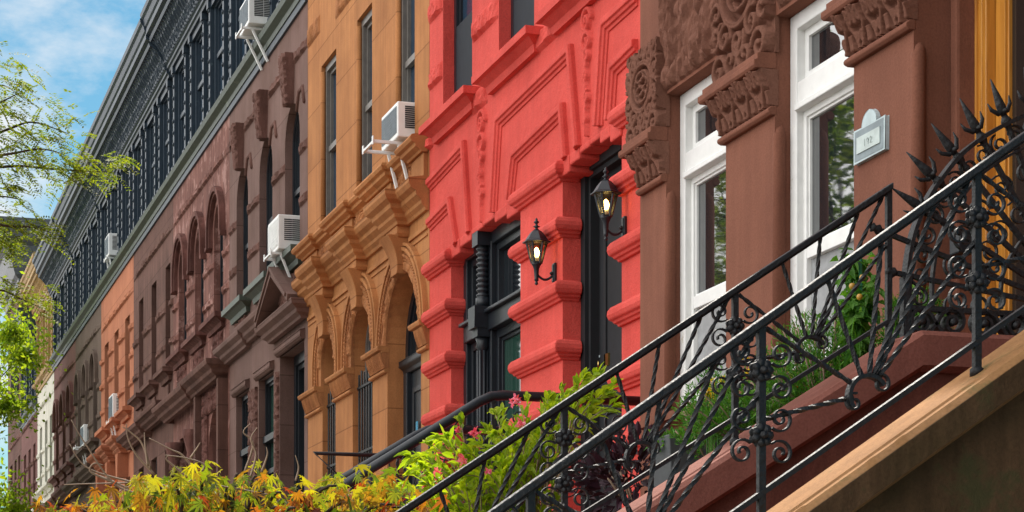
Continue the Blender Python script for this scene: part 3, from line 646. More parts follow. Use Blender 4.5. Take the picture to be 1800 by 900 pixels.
drop(849, 188, 392, .27); drop(1035, 8, 240, .24)
# parlour window
yw = .13; m = MB(); a, b = rw; zt_ = 4.66
ring(m, arch(a, b, 2.66, RT, rise=0), arch(a+.10, b-.07, 2.8, RT-.13, rise=0), yw-.02, yw+.15)
m.box(a+.1, b-.07, yw-.05, yw+.12, zt_-.06, zt_+.08); m.box(a+.08, b-.05, yw-.09, yw+.12, zt_+.08, zt_+.11)
m.box(a+.1, b-.07, yw-.01, yw+.12, 2.8, 3.25)
xc = fx(864, yw)-.02
m.box(xc-.10, xc+.10, yw-.03, yw+.12, 2.8, RT-.1)
pw = m.build('parlour_window', M['black'], H2, bevel=.008); fix_normals(pw)
m = MB()
m.lathe((xc, yw-.07, 0), [(.06, 2.85), (.06, 3.0), (.042, 3.02), (.042, 4.45), (.06, 4.47), (.05, 4.5), (.065, 4.55)], 14)
for k in range(8): a_ = k*math.pi/4; m.tube([(xc+.042*math.cos(a_), yw-.07+.042*math.sin(a_), 3.03), (xc+.042*math.cos(a_), yw-.07+.042*math.sin(a_), 4.44)], .012, 5)
m.box(xc-.08, xc+.08, yw-.14, yw+.02, 4.55, 4.62); m.prism_y([(xc-.09, 4.62), (xc+.09, 4.62), (xc+.10, 4.74), (xc+.10, 4.80), (xc-.10, 4.80), (xc-.10, 4.74)], yw-.17, yw+.02)
pr = [(.06, 4.80), (.06, 4.88)]; z = 4.88
while z < 5.28: pr += [(.038, z), (.055, z+.016), (.055, z+.026), (.038, z+.04)]; z += .043
pr += [(.05, 5.32)]
m.lathe((xc, yw-.07, 0), pr, 14); m.box(xc-.08, xc+.08, yw-.14, yw, 5.31, 5.44)
m.build('turned_mullion', M['black'], pw)
for (p_, q_) in ((a+.10, xc-.10), (xc+.10, b-.07)):
    m = MB(); ring(m, arch(p_, q_, zt_+.11, RT-.13, rise=0), arch(p_+.05, q_-.05, zt_+.17, RT-.19, rise=0), yw+.02, yw+.09)
    ring(m, arch(p_, q_, 3.25, zt_-.06, rise=0), arch(p_+.055, q_-.055, 3.32, zt_-.13, rise=0), yw+.02, yw+.09)
    ring(m, arch(p_+.055, q_-.055, 3.32, zt_-.13, rise=0), arch(p_+.085, q_-.085, 3.35, zt_-.16, rise=0), yw+.045, yw+.09); m.build('sash', M['black'], pw, bevel=.004)
    m = MB(); m.box(p_+.04, q_-.04, yw+.065, yw+.075, zt_+.15, RT-.17); m.build('pane', M['glass'], pw)
    m = MB(); m.box(p_+.04, q_-.04, yw+.065, yw+.075, 3.3, zt_-.12); m.build('pane', M['glassgreen'], pw)
# door
a, b = rd; m = MB(); ring(m, arch(a, b, 2.65, RT+.03, rise=0), arch(a+.09, b-.09, 2.66, RT-.06, rise=0), .14, .29); ring(m, arch(a+.09, b-.09, 2.661, RT-.06, rise=0), arch(a+.13, b-.13, 2.665, RT-.1, rise=0), .17, .29)
df = m.build('door_frame', M['doorblack'], H2, bevel=.006)
m = MB(); m.box(a+.10, b-.10, .24, .285, 2.66, RT-.07)
ring(m, arch(a+.25, b-.25, 3.9, 5.2, rise=0), arch(a+.30, b-.30, 3.95, 5.15, rise=0), .225, .25); ring(m, arch(a+.25, b-.25, 2.85, 3.65, rise=0), arch(a+.30, b-.30, 2.9, 3.6, rise=0), .225, .25)
do = m.build('door', M['doorblack'], H2, bevel=.005)
lx, lz = fx(1052, .24), fz(1052, 641, .24)
m = MB(); m.lathe((lx, .24, lz), [(.0,0),(.03,-.004),(.032,-.012),(.018,-.014),(.016,-.03),(0,-.031)], 16, 'y'); m.box(fx(1065,.24), fx(1072,.24), .225, .24, lz-.04, lz+.05); m.build('lock', M['brass'], do)
m = MB(); m.box(lx-.035, lx+.035, .236, .24, lz+.05, lz+.065); m.build('lock_plate', M['plaque'], do)
m = MB(); m.profile([(RX0+.05, 0), (RX1-.05, 0)], prof(CORN, 3, 3, 11.6)); m.build('cornice', M['red'], H2)

# ================================================================ ochre house
OX0, OX1 = fx(541), fx(755)-.002
ow = [(fx(565), fx(591)), (fx(628), fx(654)), (fx(697), fx(729))]
oa = [(fx(567), fx(590)), (fx(620), fx(655)), (fx(681), fx(740))]
OT = [5.46, 5.50, 5.53]
H3 = house('ochre_house', 'ochre orange painted house with three round arches and a deep bracketed cornice', OX0, OX1, 12.3, M['orange'], 0,
           [arch(a, b, 6.62, 8.46, rise=0) for a, b in ow] + [arch(oa[i][0], oa[i][1], 2.65 if i == 2 else 3.1, OT[i], 18) for i in range(3)], th=.34)
for a, b in ow:
    window(H3, a, b, 6.62, 8.46, .115, M['greybrown'], M['glassblue'], fw=.07, proud=.07, meet=.5)
    m = MB(); m.tube([(a+.0, .02, 6.64), (a+.0, .02, 8.40)], .03, 8); m.build('rounded_jamb', M['orange'], H3)
OC = [4.92, 4.92, 4.95]
# ashlar: rough bands
for (a, b, pc, y0, y1) in ((541, 563, 552, 40, 72), (590, 628, 609, -25, 10)):
    m = MB(); rock_band(m, fx(a)+.004, fx(b)-.004, fz(pc, y1), fz(pc, y0), 0, .05); m.build('rock_faced_course', M['orangecarve'], H3)
# window ledge cornice that breaks forward at each pier, carved dado, bracketed parlour cornice
piers = [(OX0+.02, ow[0][0]-.02), (ow[0][1]+.03, ow[1][0]-.03), (ow[1][1]+.03, ow[2][0]-.03), (ow[2][1]+.03, OX1-.02)]
path = [(OX0+.004, 0)]
for a, b in piers:
    if path[-1][0] < a-.01: path += [(a, path[-1][1])]
    path += [(a, -.05), (b, -.05)] if a > OX0+.03 else [(a, -.05), (b, -.05)]
    if b < OX1-.03: path += [(b, 0)]
cl = [path[0]]
for q in path[1:]:
    if math.dist(q, cl[-1]) > .004: cl.append(q)
LED = [(-.04,6.455),(.02,6.455),(.03,6.475),(.075,6.50),(.08,6.53),(.11,6.545),(.125,6.575),(.11,6.605),(.02,6.625),(-.04,6.63)]
m = MB(); m.profile(cl, LED); o = m.build('ledge_cornice', M['orange'], H3, bevel=.004); fix_normals(o)
for a, b in piers: one_box('dado_pier', M['orange'], H3, a+.02, b-.02, -.045, .0, 6.235, 6.454, bevel=.005)
for i, (a, b) in enumerate(((piers[0][1], piers[1][0]), (piers[1][1], piers[2][0]), (piers[2][1], piers[3][0]))):
    m = MB(); w = b-a; h = .2; cs = [(arc_line(w/2, .01, r_, r_*.8, 16), .013) for r_ in (w*.42, w*.30)] + arabesque(w, h, .10, 40+i, .012)
    m.grid(a+.01, b-.01, 6.245, 6.45, -.003, curves_H(w, h, cs, int(w/.009), int(h/.009), .1), .035); m.build('carved_dado', M['orangecarve'], H3)
COR2 = [(-.04,5.93),(.03,5.93),(.04,5.96),(.07,5.99),(.075,6.02),(.12,6.06),(.125,6.10),(.17,6.13),(.19,6.17),(.19,6.21),(.04,6.235),(-.04,6.235)]
ac_ = [(a+b)/2 for a, b in oa]
m = MB(); m.profile([(OX0+.004, 0), (OX1-.004, 0)], COR2); m.build('parlour_cornice', M['orange'], H3, bevel=.004)
for i, xc in enumerate(ac_):
    hw = .24
    m = MB(); m.profile([(xc-hw, .0), (xc-hw, -.10), (xc+hw, -.10), (xc+hw, .0)], [(o, z+(.004 if z > 6.2 else -.004)) for o, z in COR2])
    m.profile([(xc-hw*.8, .0), (xc-hw*.8, -.10), (xc+hw*.8, -.10), (xc+hw*.8, .0)], [(-.05, 5.83), (0, 5.83), (.02, 5.86), (.02, 5.927), (-.05, 5.927)])
    o = m.build('cornice_bracket', M['orange'], H3, bevel=.004); fix_normals(o)
    zt = OT[i]-.03
    m = MB(); n = 8; rows = []
    for k in range(n+1):
        t = k/n; z = 5.85-(5.85-zt)*t; w = .175-.06*t; y = -.10-.10*(1-t)**1.6+.02*math.sin(t*3.14); rows.append([(xc-w, 0, z), (xc-w, y, z), (xc+w, y, z), (xc+w, 0, z)])
    m.add([q for r_ in rows for q in r_], [(k*4+j, k*4+(j+1) % 4, k*4+4+(j+1) % 4, k*4+4+j) for k in range(n) for j in range(4)] + [(0,1,2,3), (n*4+3, n*4+2, n*4+1, n*4)])
    o = m.build('keystone', M['orange'], H3, bevel=.006); fix_normals(o)
# arches
for i, (a, b) in enumerate(oa):
    cx = (a+b)/2; hw = (b-a)/2; zs = OT[i]-hw; gap = (.30, .30, .30)[i]
    lim = .30 if i < 2 else .24
    def half_ring(m, r0, r1, y0, y1, n=26):
        o_ = [(cx-r1, OC[i])] + arc_line(cx, zs, r1, r1, n, 180, 0) + [(cx+r1, OC[i])]; in_ = [(cx-r0, OC[i])] + arc_line(cx, zs, r0, r0, n, 180, 0) + [(cx+r0, OC[i])]
        m.prism_y(o_ + in_[::-1], y0, y1)
    m = MB(); half_ring(m, hw-.001, hw+lim*.42, -.02, .02)
    o = m.build('arch_stones', M['orangecarve'], H3, bevel=.008); fix_normals(o)
    # rough voussoirs
    m = MB(); nn = 15
    L_ = math.pi*(hw+lim*.2); n1 = 70; n2 = 9
    no_ = vnoise(n1, n2, L_/.07, 2, 60+i)
    vs_ = []
    for j in range(n2):
        for k in range(n1):
            t = k/(n1-1); r_ = hw+lim*.42*j/(n2-1); an = math.pi*(1-t); e_ = min(1, min(j, n2-1-j)/1.5); jt = abs((t*9) % 1-.5) < .47
            vs_.append((cx+r_*math.cos(an), -.02-.045*no_[j, k]*e_*(1 if jt else .2), zs+r_*math.sin(an)))
    m.add(vs_, [(j*n1+k, j*n1+k+1, (j+1)*n1+k+1, (j+1)*n1+k) for j in range(n2-1) for k in range(n1-1)]); m.build('rough_voussoirs', M['orangecarve'], H3)
    # rope band
    m = MB(); pts = [(cx-hw-lim*.60, OC[i])] + arc_line(cx, zs, hw+lim*.60, hw+lim*.60, 30, 180, 0) + [(cx+hw+lim*.60, OC[i])]
    m.strap([(p[0], -.015, p[1]) for p in pts], (0, 1, 0), lim*.34, .05)
    tot = []; 
    for p0, p1 in zip(pts[:-1], pts[1:]): tot.append(math.dist(p0, p1))
    s_ = 0; acc = 0
    for (p0, p1), l_ in zip(zip(pts[:-1], pts[1:]), tot):
        while s_ < acc+l_:
            t = (s_-acc)/l_; q = (p0[0]+(p1[0]-p0[0])*t, p0[1]+(p1[1]-p0[1])*t); d = Vector((p1[0]-p0[0], 0, p1[1]-p0[1])).normalized(); nr = Vector((-d.z, 0, d.x)); dd = (d+nr*.7).normalized()
            c = Vector((q[0], -.045, q[1])); m.tube([c-dd*.035, c-dd*.012, c+dd*.012, c+dd*.035], [.004, .016, .016, .004], 5); s_ += .042
        acc += l_
    m.build('rope_band', M['orangecarve'], H3)
    m = MB()
    for rr_, w_, y_ in ((hw+lim*.86, .035, -.03), (hw+lim*1.05, .03, -.018)):
        pts = [(cx-rr_, OC[i])] + arc_line(cx, zs, rr_, rr_, 30, 180, 0) + [(cx+rr_, OC[i])]
        m.strap([(p[0], y_, p[1]) for p in pts], (0, 1, 0), w_, .07)
    m.build('arch_moulding', M['orange'], H3, bevel=.004)
    # spandrel fillets
ps = [(OX0+.01, oa[0][0]), (oa[0][1], oa[1][0]), (oa[1][1], oa[2][0]), (oa[2][1], OX1-.01)]
for i, (a, b) in enumerate(ps):
    m = MB(); zt = 4.94
    m.profile([(a-.005, .15), (a-.005, 0), (b+.003, 0)], [(-.02, zt-.065), (.055, zt-.065), (.06, zt-.05), (.09, zt-.045), (.10, zt-.02), (.10, zt), (-.02, zt+.003)])
    m.profile([(a-.003, .15), (a-.003, 0), (b+.002, 0)], [(-.02, 4.68), (.02, 4.68), (.035, 4.69), (.035, 4.71), (.015, 4.725), (-.02, 4.727)])
    o = m.build('impost_capital', M['orange'], H3, bevel=.004); fix_normals(o)
    w = b-a; nx = max(30, int(w/.008)); u = np.linspace(0, w, nx); H = np.zeros((22, nx))
    for j in range(22): H[j] = (.4+.6*np.abs(np.sin(u*math.pi/.072)))*(.6+.4*math.sin(j/21*math.pi))+.25*np.sin(u*math.pi/.072*3+j*.9)**2
    m = MB(); m.grid(a-.015, b+.001, 4.728, zt-.066, 0, H, .03, yfun=lambda v: .01+.045*v**1.5); m.build('fluted_band', M['orangecarve'], o)
# recessed spandrel panels
for i in range(4):
    xs = [OX0+.02] + [x for x in ac_] + [OX1-.02]; a = xs[i]+(.20 if i else 0); b = xs[i+1]-(.20 if i < 3 else 0)
    m = MB()
    for (p_, q_) in (((a, 5.80), (b, 5.80)),):
        m.box(a+.03, b-.03, -.02, .01, 5.77, 5.81); m.box(a+.03, b-.03, -.012, .01, 5.71, 5.73)
    m.build('spandrel_moulding', M['orange'], H3, bevel=.004)
# windows with bars
for i in (0, 1):
    a, b = oa[i]; w = window(H3, a, b, 3.1, OT[i], .16, M['greybrown'], M['glassblue'], rise=None, fw=.055, meet=None, proud=.03, name='arched_window')
    m = MB(); m.box(a+.05, b-.05, .10, .17, 4.80, 4.90); m.box(a+.05, b-.05, .12, .165, 3.15, 3.25); m.build('transom', M['greybrown'], w)
    m = MB(); n = 6 if i == 0 else 8
    for k in range(n): x = a+.04+(b-a-.08)*k/(n-1); m.tube([(x, .06, 3.0), (x, .06, 4.86+.03*(k % 2))], .011, 5)
    for z in (3.35, 4.05, 4.72): m.box(a-.02, b+.02, .045, .075, z-.012, z+.012)
    for k in range(n-1):
        x = a+.04+(b-a-.08)*(k+.5)/(n-1); m.strap([(x+.03*math.cos(t*.5), .06, 3.9+.05*math.sin(t*.5)) for t in range(13)], (0,1,0), .008, .01)
    m.build('window_bars', M['iron'], w)
a, b = oa[2]; w = window(H3, a, b, 2.66, OT[2], .22, M['black'], M['glass'], rise=None, fw=.09, meet=None, proud=.04, name='door_surround')
m = MB(); m.profile([(a+.02, .22), (b-.02, .22)], [(-.02, 4.66), (.06, 4.66), (.07, 4.70), (.11, 4.73), (.11, 4.78), (-.02, 4.80)]); m.box(a+.07, a+.20, .14, .24, 2.67, 4.66); m.box(b-.20, b-.07, .14, .24, 2.67, 4.66); m.build('transom', M['black'], w, bevel=.006)
m = MB(); m.box(a+.19, b-.19, .19, .235, 2.68, 4.66); ring(m, arch(a+.28, b-.28, 3.5, 4.5, rise=0), arch(a+.33, b-.33, 3.55, 4.45, rise=0), .175, .20); do = m.build('door', M['black'], H3, bevel=.004)
xs_ = fx(735, .18); zs_ = fz(735, 752, .18); m = MB(); m.box(xs_-.035, xs_+.035, .166, .17, zs_-.06, zs_+.06); m.build('sticker', M['blue'], do)
m = MB(); m.profile([(OX0+.05, 0), (OX1-.05, 0)], prof(CORN, 3, 3, 11.6)); m.build('cornice', M['orange'], H3)

# ================================================================ mauve house
def hood(hs, a, b, zt, mat, w=.06, d=.09, drop_=.18, r_off=.10, ell=None, nm='hood_mould'):
    cx = (a+b)/2; hw = (b-a)/2+r_off; zs = zt-(b-a)/2
    pts = [(cx-hw-.10, zs-drop_)] + [(cx-hw, zs-drop_)] + arc_line(cx, zs, hw, hw, 18, 180, 0) + [(cx+hw, zs-drop_), (cx+hw+.10, zs-drop_)]
    m = MB(); m.strap([(p[0], -.02, p[1]) for p in pts], (0, 1, 0), w, d); m.strap([(p[0], -.005, p[1]) for p in [(cx-hw+.05, zs-drop_)] + arc_line(cx, zs, hw-.05, hw-.05, 18, 180, 0) + [(cx+hw-.05, zs-drop_)]], (0, 1, 0), w*.6, d*.8)
    o = m.build(nm, mat, hs, bevel=.004); return o
def keyst(hs, xc, z0, z1, w0, w1, mat, seed):
    m = MB(); w = w1*2; h = z1-z0
    carve(m, xc-w1, xc+w1, z0, z1, -.02, .06, seed=seed, res=.012, extra=arabesque(w, h, .11, seed, .018), base=.3, yfun=lambda v: .03+.05*v, xfun=lambda u, v: xc+(u*2-1)*(w0+(w1-w0)*v)); m.build('keystone', mat, hs)
MX0, MX1 = fx(403.5), OX0-.002
mw = [(fx(416), fx(436)), (fx(456), fx(479)), (fx(501), fx(527))]
mp = [(fx(415), fx(438)), (fx(455), fx(481)), (fx(492), fx(535))]
H4 = house('mauve_house', 'mauve brownstone house with arched upper windows, green sills and a gabled door hood', MX0, MX1, 11.9, M['mauve'], 0,
           [arch(a, b, 6.70, 8.46, 14) for a, b in mw] + [arch(a, b, 3.1, 5.52, rise=0) for a, b in mp[:2]] + [arch(mp[2][0], mp[2][1], 2.65, 5.62, rise=0)], th=.32, top=9.60)
for i, (a, b) in enumerate(mw):
    window(H4, a, b, 6.70, 8.46, .13, M['black'], M['glass'], rise=None, fw=.05, meet=.45, proud=.04)
    m = MB(); m.profile([(a-.10, .02), (a-.10, 0), (b+.10, 0), (b+.10, .02)], prof(SILL, 1.25, 1.6, 6.70-.21)); m.build('sill', M['green'], H4)
    cx = (a+b)/2; keyst(H4, cx, 8.44, 9.02, .09, .15, M['mauvecarve'], 70+i)
    m = MB(); carve(m, a+.02, b-.02, 6.05 if i < 2 else 6.2, 6.47, 0, .05, cell=.12, seed=80+i, res=.014, base=.1); m.build('carved_panel', M['mauvecarve'], H4)
m = MB()
xs = [MX0+.01] + [v for a, b in mw for v in ((a+b)/2-.16, (a+b)/2+.16)] + [MX1-.01]
for k in range(0, 8, 2): m = MB(); rock_band(m, xs[k], xs[k+1], 8.88, 9.0, 0, .055); m.build('rock_faced_course', M['mauvecarve'], H4)
xs = [MX0+.01] + [v for a, b in mw for v in (a, b)] + [MX1-.01]
for k in range(0, 8, 2):
    for z in (7.15, 7.75): m = MB(); rock_band(m, xs[k]+.003, xs[k+1]-.003, z, z+.12, 0, .05); m.build('rock_faced_course', M['mauvecarve'], H4)
m = MB()
xs = [(mw[0][0]+mw[0][1])/2, (mw[1][0]+mw[1][1])/2, (mw[2][0]+mw[2][1])/2]
for x in xs: m = MB(); m.tube([(x+.3, -.0, 8.3), (x+.42, -.0, 8.5), (x+.62, -.0, 8.5), (x+.72, -.0, 8.3)], .03, 6); m.build('angled_moulding', M['mauvecarve'], H4)
LED4 = [(-.03,-.20),(.03,-.20),(.04,-.17),(.09,-.14),(.10,-.10),(.16,-.06),(.17,-.02),(.17,.0),(-.03,.03)]
for (a, b, z) in ((MX0+.02, fx(441), 6.22), (fx(443), fx(482), 6.26)):
    m = MB(); m.profile([(a, .0), (a, -.04), (b, -.04), (b, .0)], [(o, z+h) for o, h in LED4]); m.build('ledge_cornice', M['mauve'], H4, bevel=.004)
xa, xb = fx(483), fx(540); xm = (xa+xb)/2
m = MB(); m.profile([(xa, 0), (xa, -.05), (xb, -.05), (xb, 0)], [(o, 6.02+h) for o, h in LED4])
for s_ in (-1, 1):
    m.strap([(xm+s_*(xb-xa)/2*1.04, -.12, 6.04), (xm, -.12, 6.50)], (0, 1, 0), .08, .24); m.strap([(xm+s_*(xb-xa)/2*.98, -.20, 6.08), (xm, -.20, 6.55)], (0, 1, 0), .04, .12)
m.build('gabled_hood', M['mauve'], H4)
m = MB(); carve(m, xm-.45, xm+.45, 6.06, 6.44, -.03, .04, cell=.12, seed=90, res=.014, xfun=lambda u, v: xm+(u-.5)*(xb-xa)*.8*(1-v)); m.build('gable_carving', M['mauvecarve'], H4)
for i, (a, b) in enumerate(mp):
    zt = 5.52 if i < 2 else 5.62
    m = MB(); m.profile([(a-.05, 0), (b+.04, 0)], [(-.02, zt), (.03, zt), (.06, zt+.03), (.06, zt+.09), (-.02, zt+.11)]); m.build('lintel', M['mauve'], H4, bevel=.01)
    if i < 2:
        w = window(H4, a, b, 3.1, zt, .14, M['black'], M['glassgreen'] if i else M['glass'], meet=.52, fw=.06, proud=.06)
        m = MB(); m.box(a-.03, b+.0, .05, .2, 4.72, 4.80); m.build('transom', M['black'], w)
a, b = mp[2]; m = MB(); ring(m, arch(a, b, 2.66, 5.62, rise=0), arch(a+.1, b-.1, 2.67, 5.5, rise=0), .17, .3); ring(m, arch(a+.1, b-.1, 2.671, 5.5, rise=0), arch(a+.15, b-.15, 2.675, 5.44, rise=0), .2, .3); m.build('door_frame', M['black'], H4, bevel=.006)
m = MB(); m.box(a+.14, b-.14, .26, .3, 2.68, 5.45); do = m.build('door', M['black'], H4)
xs_ = fx(531, .15); zs_ = fz(531, 810, .15); m = MB(); m.box(xs_-.12, xs_-.0, .24, .246, zs_-.09, zs_+.09); nb = m.build('notice', M['paper'], do)
m = MB()
for k in range(4): m.box(xs_-.11+.001*k, xs_-.02, .236, .2395, zs_-.07+k*.04, zs_-.055+k*.04)
m.build('notice_lines', M['ink'], do)
for (p0, p1) in ((440, 453), (486, 491)):
    m = MB(); carve(m, fx(p0), fx(p1), 3.1, 5.45, 0, .045, cell=.14, seed=p0, res=.016, base=.1); m.build('carved_strip', M['mauvecarve'], H4)
mansard(H4, MX0, MX1, 9.58, 11.40, 12.30, seed=4, nw=3)

# ================================================================ rosy house
SX0, SX1 = fx(305), MX0-.002
sw = [(fx(314), fx(328)), (fx(343), fx(358)), (fx(376), fx(392))]
H5 = house('rosy_house', 'stained rosy brownstone house with three hooded arched windows beneath the black attic', SX0, SX1, 11.9, M['rosy'], 0,
           [arch(a, b, 6.80, 8.42, 14) for a, b in sw] + [arch(fx(367), fx(393), 2.65, 5.60, 14), arch(fx(316), fx(345), 3.1, 5.5, rise=0)], th=.32, top=9.60)
for i, (a, b) in enumerate(sw):
    window(H5, a, b, 6.80, 8.42, .13, M['black'], M['glass'], rise=None, fw=.05, meet=.45, proud=.04)
    hood(H5, a, b, 8.42, M['rosycarve'], r_off=.17, w=.075, d=.14); sill(H5, a-.14, b+.12, 6.80, M['rosycarve'], so=1.3, sz=1.5)
    m = MB(); carve(m, a, b, 6.15, 6.58, 0, .05, cell=.13, seed=100+i, res=.016, base=.1); m.build('carved_panel', M['rosycarve'], H5)
m = MB(); xs = [SX0+.01] + [v for a, b in sw for v in (a, b)] + [SX1-.01]
for k in range(0, 8, 2):
    for z in (7.05, 7.55): m = MB(); rock_band(m, xs[k]+.003, xs[k+1]-.003, z, z+.11, 0, .055); m.build('rock_faced_course', M['rosy'], H5)
m = MB(); rock_band(m, SX0+.01, SX1-.01, 8.90, 9.02, 0, .06)
m.build('rock_faced_course', M['rosy'], H5)
for (a, b, z) in ((SX0+.02, fx(352), 6.06), (fx(353), fx(399), 6.10)):
    m = MB(); m.profile([(a, .0), (a, -.12), (b, -.12), (b, .0)], [(o*1.2, z+h*1.2) for o, h in LED4]); m.build('ledge_cornice', M['umber'], H5, bevel=.004)
m = MB(); a, b = fx(361), fx(398); carve(m, a, b, 5.55, 5.86, -.02, .05, cell=.13, seed=3, res=.016, base=.1); carve(m, a, fx(367)-.01, 4.2, 5.54, -.02, .05, cell=.13, seed=5, res=.016, base=.1); m.build('portal_carving', M['rosycarve'], H5)
for p0, p1 in ((357, 360), (398, 401)): one_box('portal_pilaster', M['umber'], H5, fx(p0), fx(p1), -.14, .02, 2.6, 5.86)
a, b = fx(367), fx(393); window(H5, a, b, 2.66, 5.6, .24, M['black'], M['glass'], rise=None, fw=.1, meet=.6, name='arched_door')
a, b = fx(316), fx(345); window(H5, a, b, 3.1, 5.5, .24, M['black'], M['glassgreen'], fw=.08, mull=1)
for x in (a-.08, b+.08):
    m = MB(); m.lathe((x, -.06, 0), [(.10, 3.0), (.08, 3.1), (.07, 5.0), (.10, 5.05), (.09, 5.12), (.15, 5.35), (.16, 5.45)], 12); m.build('column', M['rosycarve'], H5)
mansard(H5, SX0, SX1, 9.58, 11.36, 12.26, seed=5)

# ================================================================ the farther houses
def far_house(name, label, p0, p1, mat, carvem, wins, style, attic=('bluegrey','glassblue','green'), zt=12.2, bands=(7.1, 7.7, 8.9), top=9.6, dz=0, out_=.52, lower=True):
    X0 = fx(p0); X1 = fx(p1)-.002; ws = [(fx(a), fx(b)) for a, b in wins]
    top_ = 8.44+dz; holes = [arch(a, b, 6.75+dz, top_, 12, 0 if style != 'arch' else None) for a, b in ws]
    lw = [(a-.05, b+.05) for a, b in ws]
    if lower: holes += [arch(a, b, 3.1, 5.5+dz, 12, None if style == 'arch' else 0) for a, b in lw]
    h = house(name, label, X0, X1, zt-.3, M[mat], 0, holes, th=.32, top=top+.02)
    for a, b in ws:
        window(h, a, b, 6.75+dz, top_, .13, M['black'], M['glass'], rise=None if style == 'arch' else 0, fw=.06, meet=.45)
        sill(h, a-.12, b+.12, 6.75+dz, M[carvem], so=1.3, sz=1.6)
        if style == 'arch': hood(h, a, b, top_, M[carvem], r_off=.13, w=.09, d=.12)
    if lower:
        for a, b in lw: window(h, a, b, 3.1, 5.5+dz, .13, M['black'], M['glass'], rise=None if style == 'arch' else 0, fw=.06, meet=.5)
    m = MB(); xs = [X0+.01] + [v for a, b in ws for v in (a, b)] + [X1-.01]
    for k in range(0, len(xs), 2):
        for z in bands[:-1]:
            if xs[k+1]-xs[k] > .12: m = MB(); rock_band(m, xs[k]+.004, xs[k+1]-.004, z, z+.12, 0, .06); m.build('rock_faced_course', M[carvem], h)
    m = MB(); rock_band(m, X0+.01, X1-.01, bands[-1], bands[-1]+.12, 0, .06)
    m.build('rock_faced_course', M[carvem], h)
    if style == 'bracket':
        m = MB(); m.profile([(X0+.004, 0), (X1-.004, 0)], [(o, z+dz) for o, z in COR2]); m.build('parlour_cornice', M[mat], h)
        for a, b in ws:
            xc = (a+b)/2; m = MB(); m.profile([(xc-.24, .0), (xc-.24, -.12), (xc+.24, -.12), (xc+.24, .0)], [(o*1.2, z+dz+.004) for o, z in COR2]); m.prism_y([(xc-.17, 5.93), (xc-.1, 5.5), (xc+.1, 5.5), (xc+.17, 5.93)], -.2, 0); m.build('cornice_bracket', M[mat], h)
    else:
        for k in range(2):
            a = X0+.1+(X1-X0)*k*.5; m = MB(); m.profile([(a, 0), (a, -.1), (a+(X1-X0)*.5-.2, -.1), (a+(X1-X0)*.5-.2, 0)], [(o*1.2, 6.12+dz+.06*k+q*1.1) for o, q in LED4]); m.build('ledge_cornice', M[carvem], h)
        for a, b in ws:
            m = MB(); m.box(a+.02, b-.02, -.03, .01, 6.2+dz, 6.5+dz); m.build('sunk_panel', M[carvem], h)
    if attic: mansard(h, X0, X1, top-.02, zt-.9, zt, mat=attic[0], glass=attic[1], sillm=attic[2], cove=attic[3] if len(attic) > 3 else attic[0], seed=int(p0)+1, out_=out_)
    return h
far_house('umber_house', 'plain umber brownstone house with three square windows and a rusty orange jamb', 235, 305, 'umber', 'umber', [(244.5, 252), (266.5, 275), (291, 299.5)], 'rect', zt=12.2)
far_house('terracotta_house', 'terracotta orange painted house with three slim windows, far along the row', 178, 235, 'terra', 'terra', [(184, 191), (201, 208.5), (220, 228)], 'bracket', zt=12.2, bands=(7.1, 7.6, 8.1, 8.75))
far_house('grey_brown_house', 'dark grey brown house with hooded arches beside the terracotta house', 133, 178, 'slate', 'slate', [(137, 142.5), (150, 156), (164, 171)], 'arch', zt=12.15)
far_house('plum_house', 'plum brownstone house with hooded arches beside the cream house', 95, 133, 'plum', 'plum', [(98.5, 103.5), (110, 115.5), (122, 128)], 'arch', zt=12.1)
far_house('cream_house', 'narrow cream painted house with a gold attic and cornice', 66, 95, 'cream', 'cream', [(70, 74), (79, 83.5), (87.5, 92)], 'bracket', attic=('gold', 'curtain', 'gold', 'gold'), zt=12.3, out_=.5)
far_house('russet_house', 'russet brownstone house with a dark attic past the cream house', 38, 66, 'plum', 'umber', [(42, 46), (50, 54), (58.5, 62.5)], 'rect', zt=11.7, top=9.2, dz=-.2)
H12 = far_house('corner_house', 'tall corner house with huge grey cornice at the far end of the row', 14, 38, 'umber', 'plum', [(18, 22), (25.5, 29), (32, 35.5)], 'rect', attic=None, zt=15.0, top=15.0, dz=.0)
a, b = fx(14), fx(38)
m = MB(); m.profile([(a, 8), (a, 0), (b, 0), (b, 8)], [(-.1, 13.2), (.08, 13.2), (.10, 13.4), (.2, 13.5), (.32, 13.9), (.40, 14.3), (.62, 14.5), (.66, 14.75), (.78, 14.8), (.80, 15.0), (-.1, 15.1)]); m.build('cornice', paint('grey tin', (.15, .15, .155), .5), H12)
for (px, zz) in ((24, 11.0), (31, 11.0)):
    x = fx(px); window(H12, x-.4, x+.4, 10.2, 12.2, -.0, M['black'], M['glass'], fw=.07)

# ================================================================ air conditioners
Y0 = -.02
def place_ac(label, pxl, pxr, pyb, px_front, **k):
    X = (fx(pxl)+fx(pxr))/2; w = min(.62, fx(pxr)-fx(pxl)-.03); Xr = X+w/2
    dp = -( -Xr*ang(px_front) - D); return ac(label, X, fz(px_front, pyb, -dp), 0.0, w=w, dp=dp, **k)
place_ac('white air conditioner with a dark coil face in the ochre house window', 697, 730, 240, 699, ht=.33, arm=.20)
place_ac('white slotted air conditioner with a pale face in the mauve house arched window', 501, 527, 437, 489, ht=.40, arm=.06, front='whitemetal')
place_ac('white air conditioner high in the attic of the mauve house', 455, 482, 40, 437, ht=.36, arm=.06)
place_ac('small white air conditioner in the black attic above the terracotta house', 193, 206, 448, 191, ht=.42, arm=.02)
place_ac('small white air conditioner in the middle window of the terracotta house', 201, 208.5, 736, 198, ht=.48, arm=.05)
place_ac('white air conditioner on a long bracket in the grey brown house arch', 150, 156.5, 783, 147, ht=.45, arm=.15)

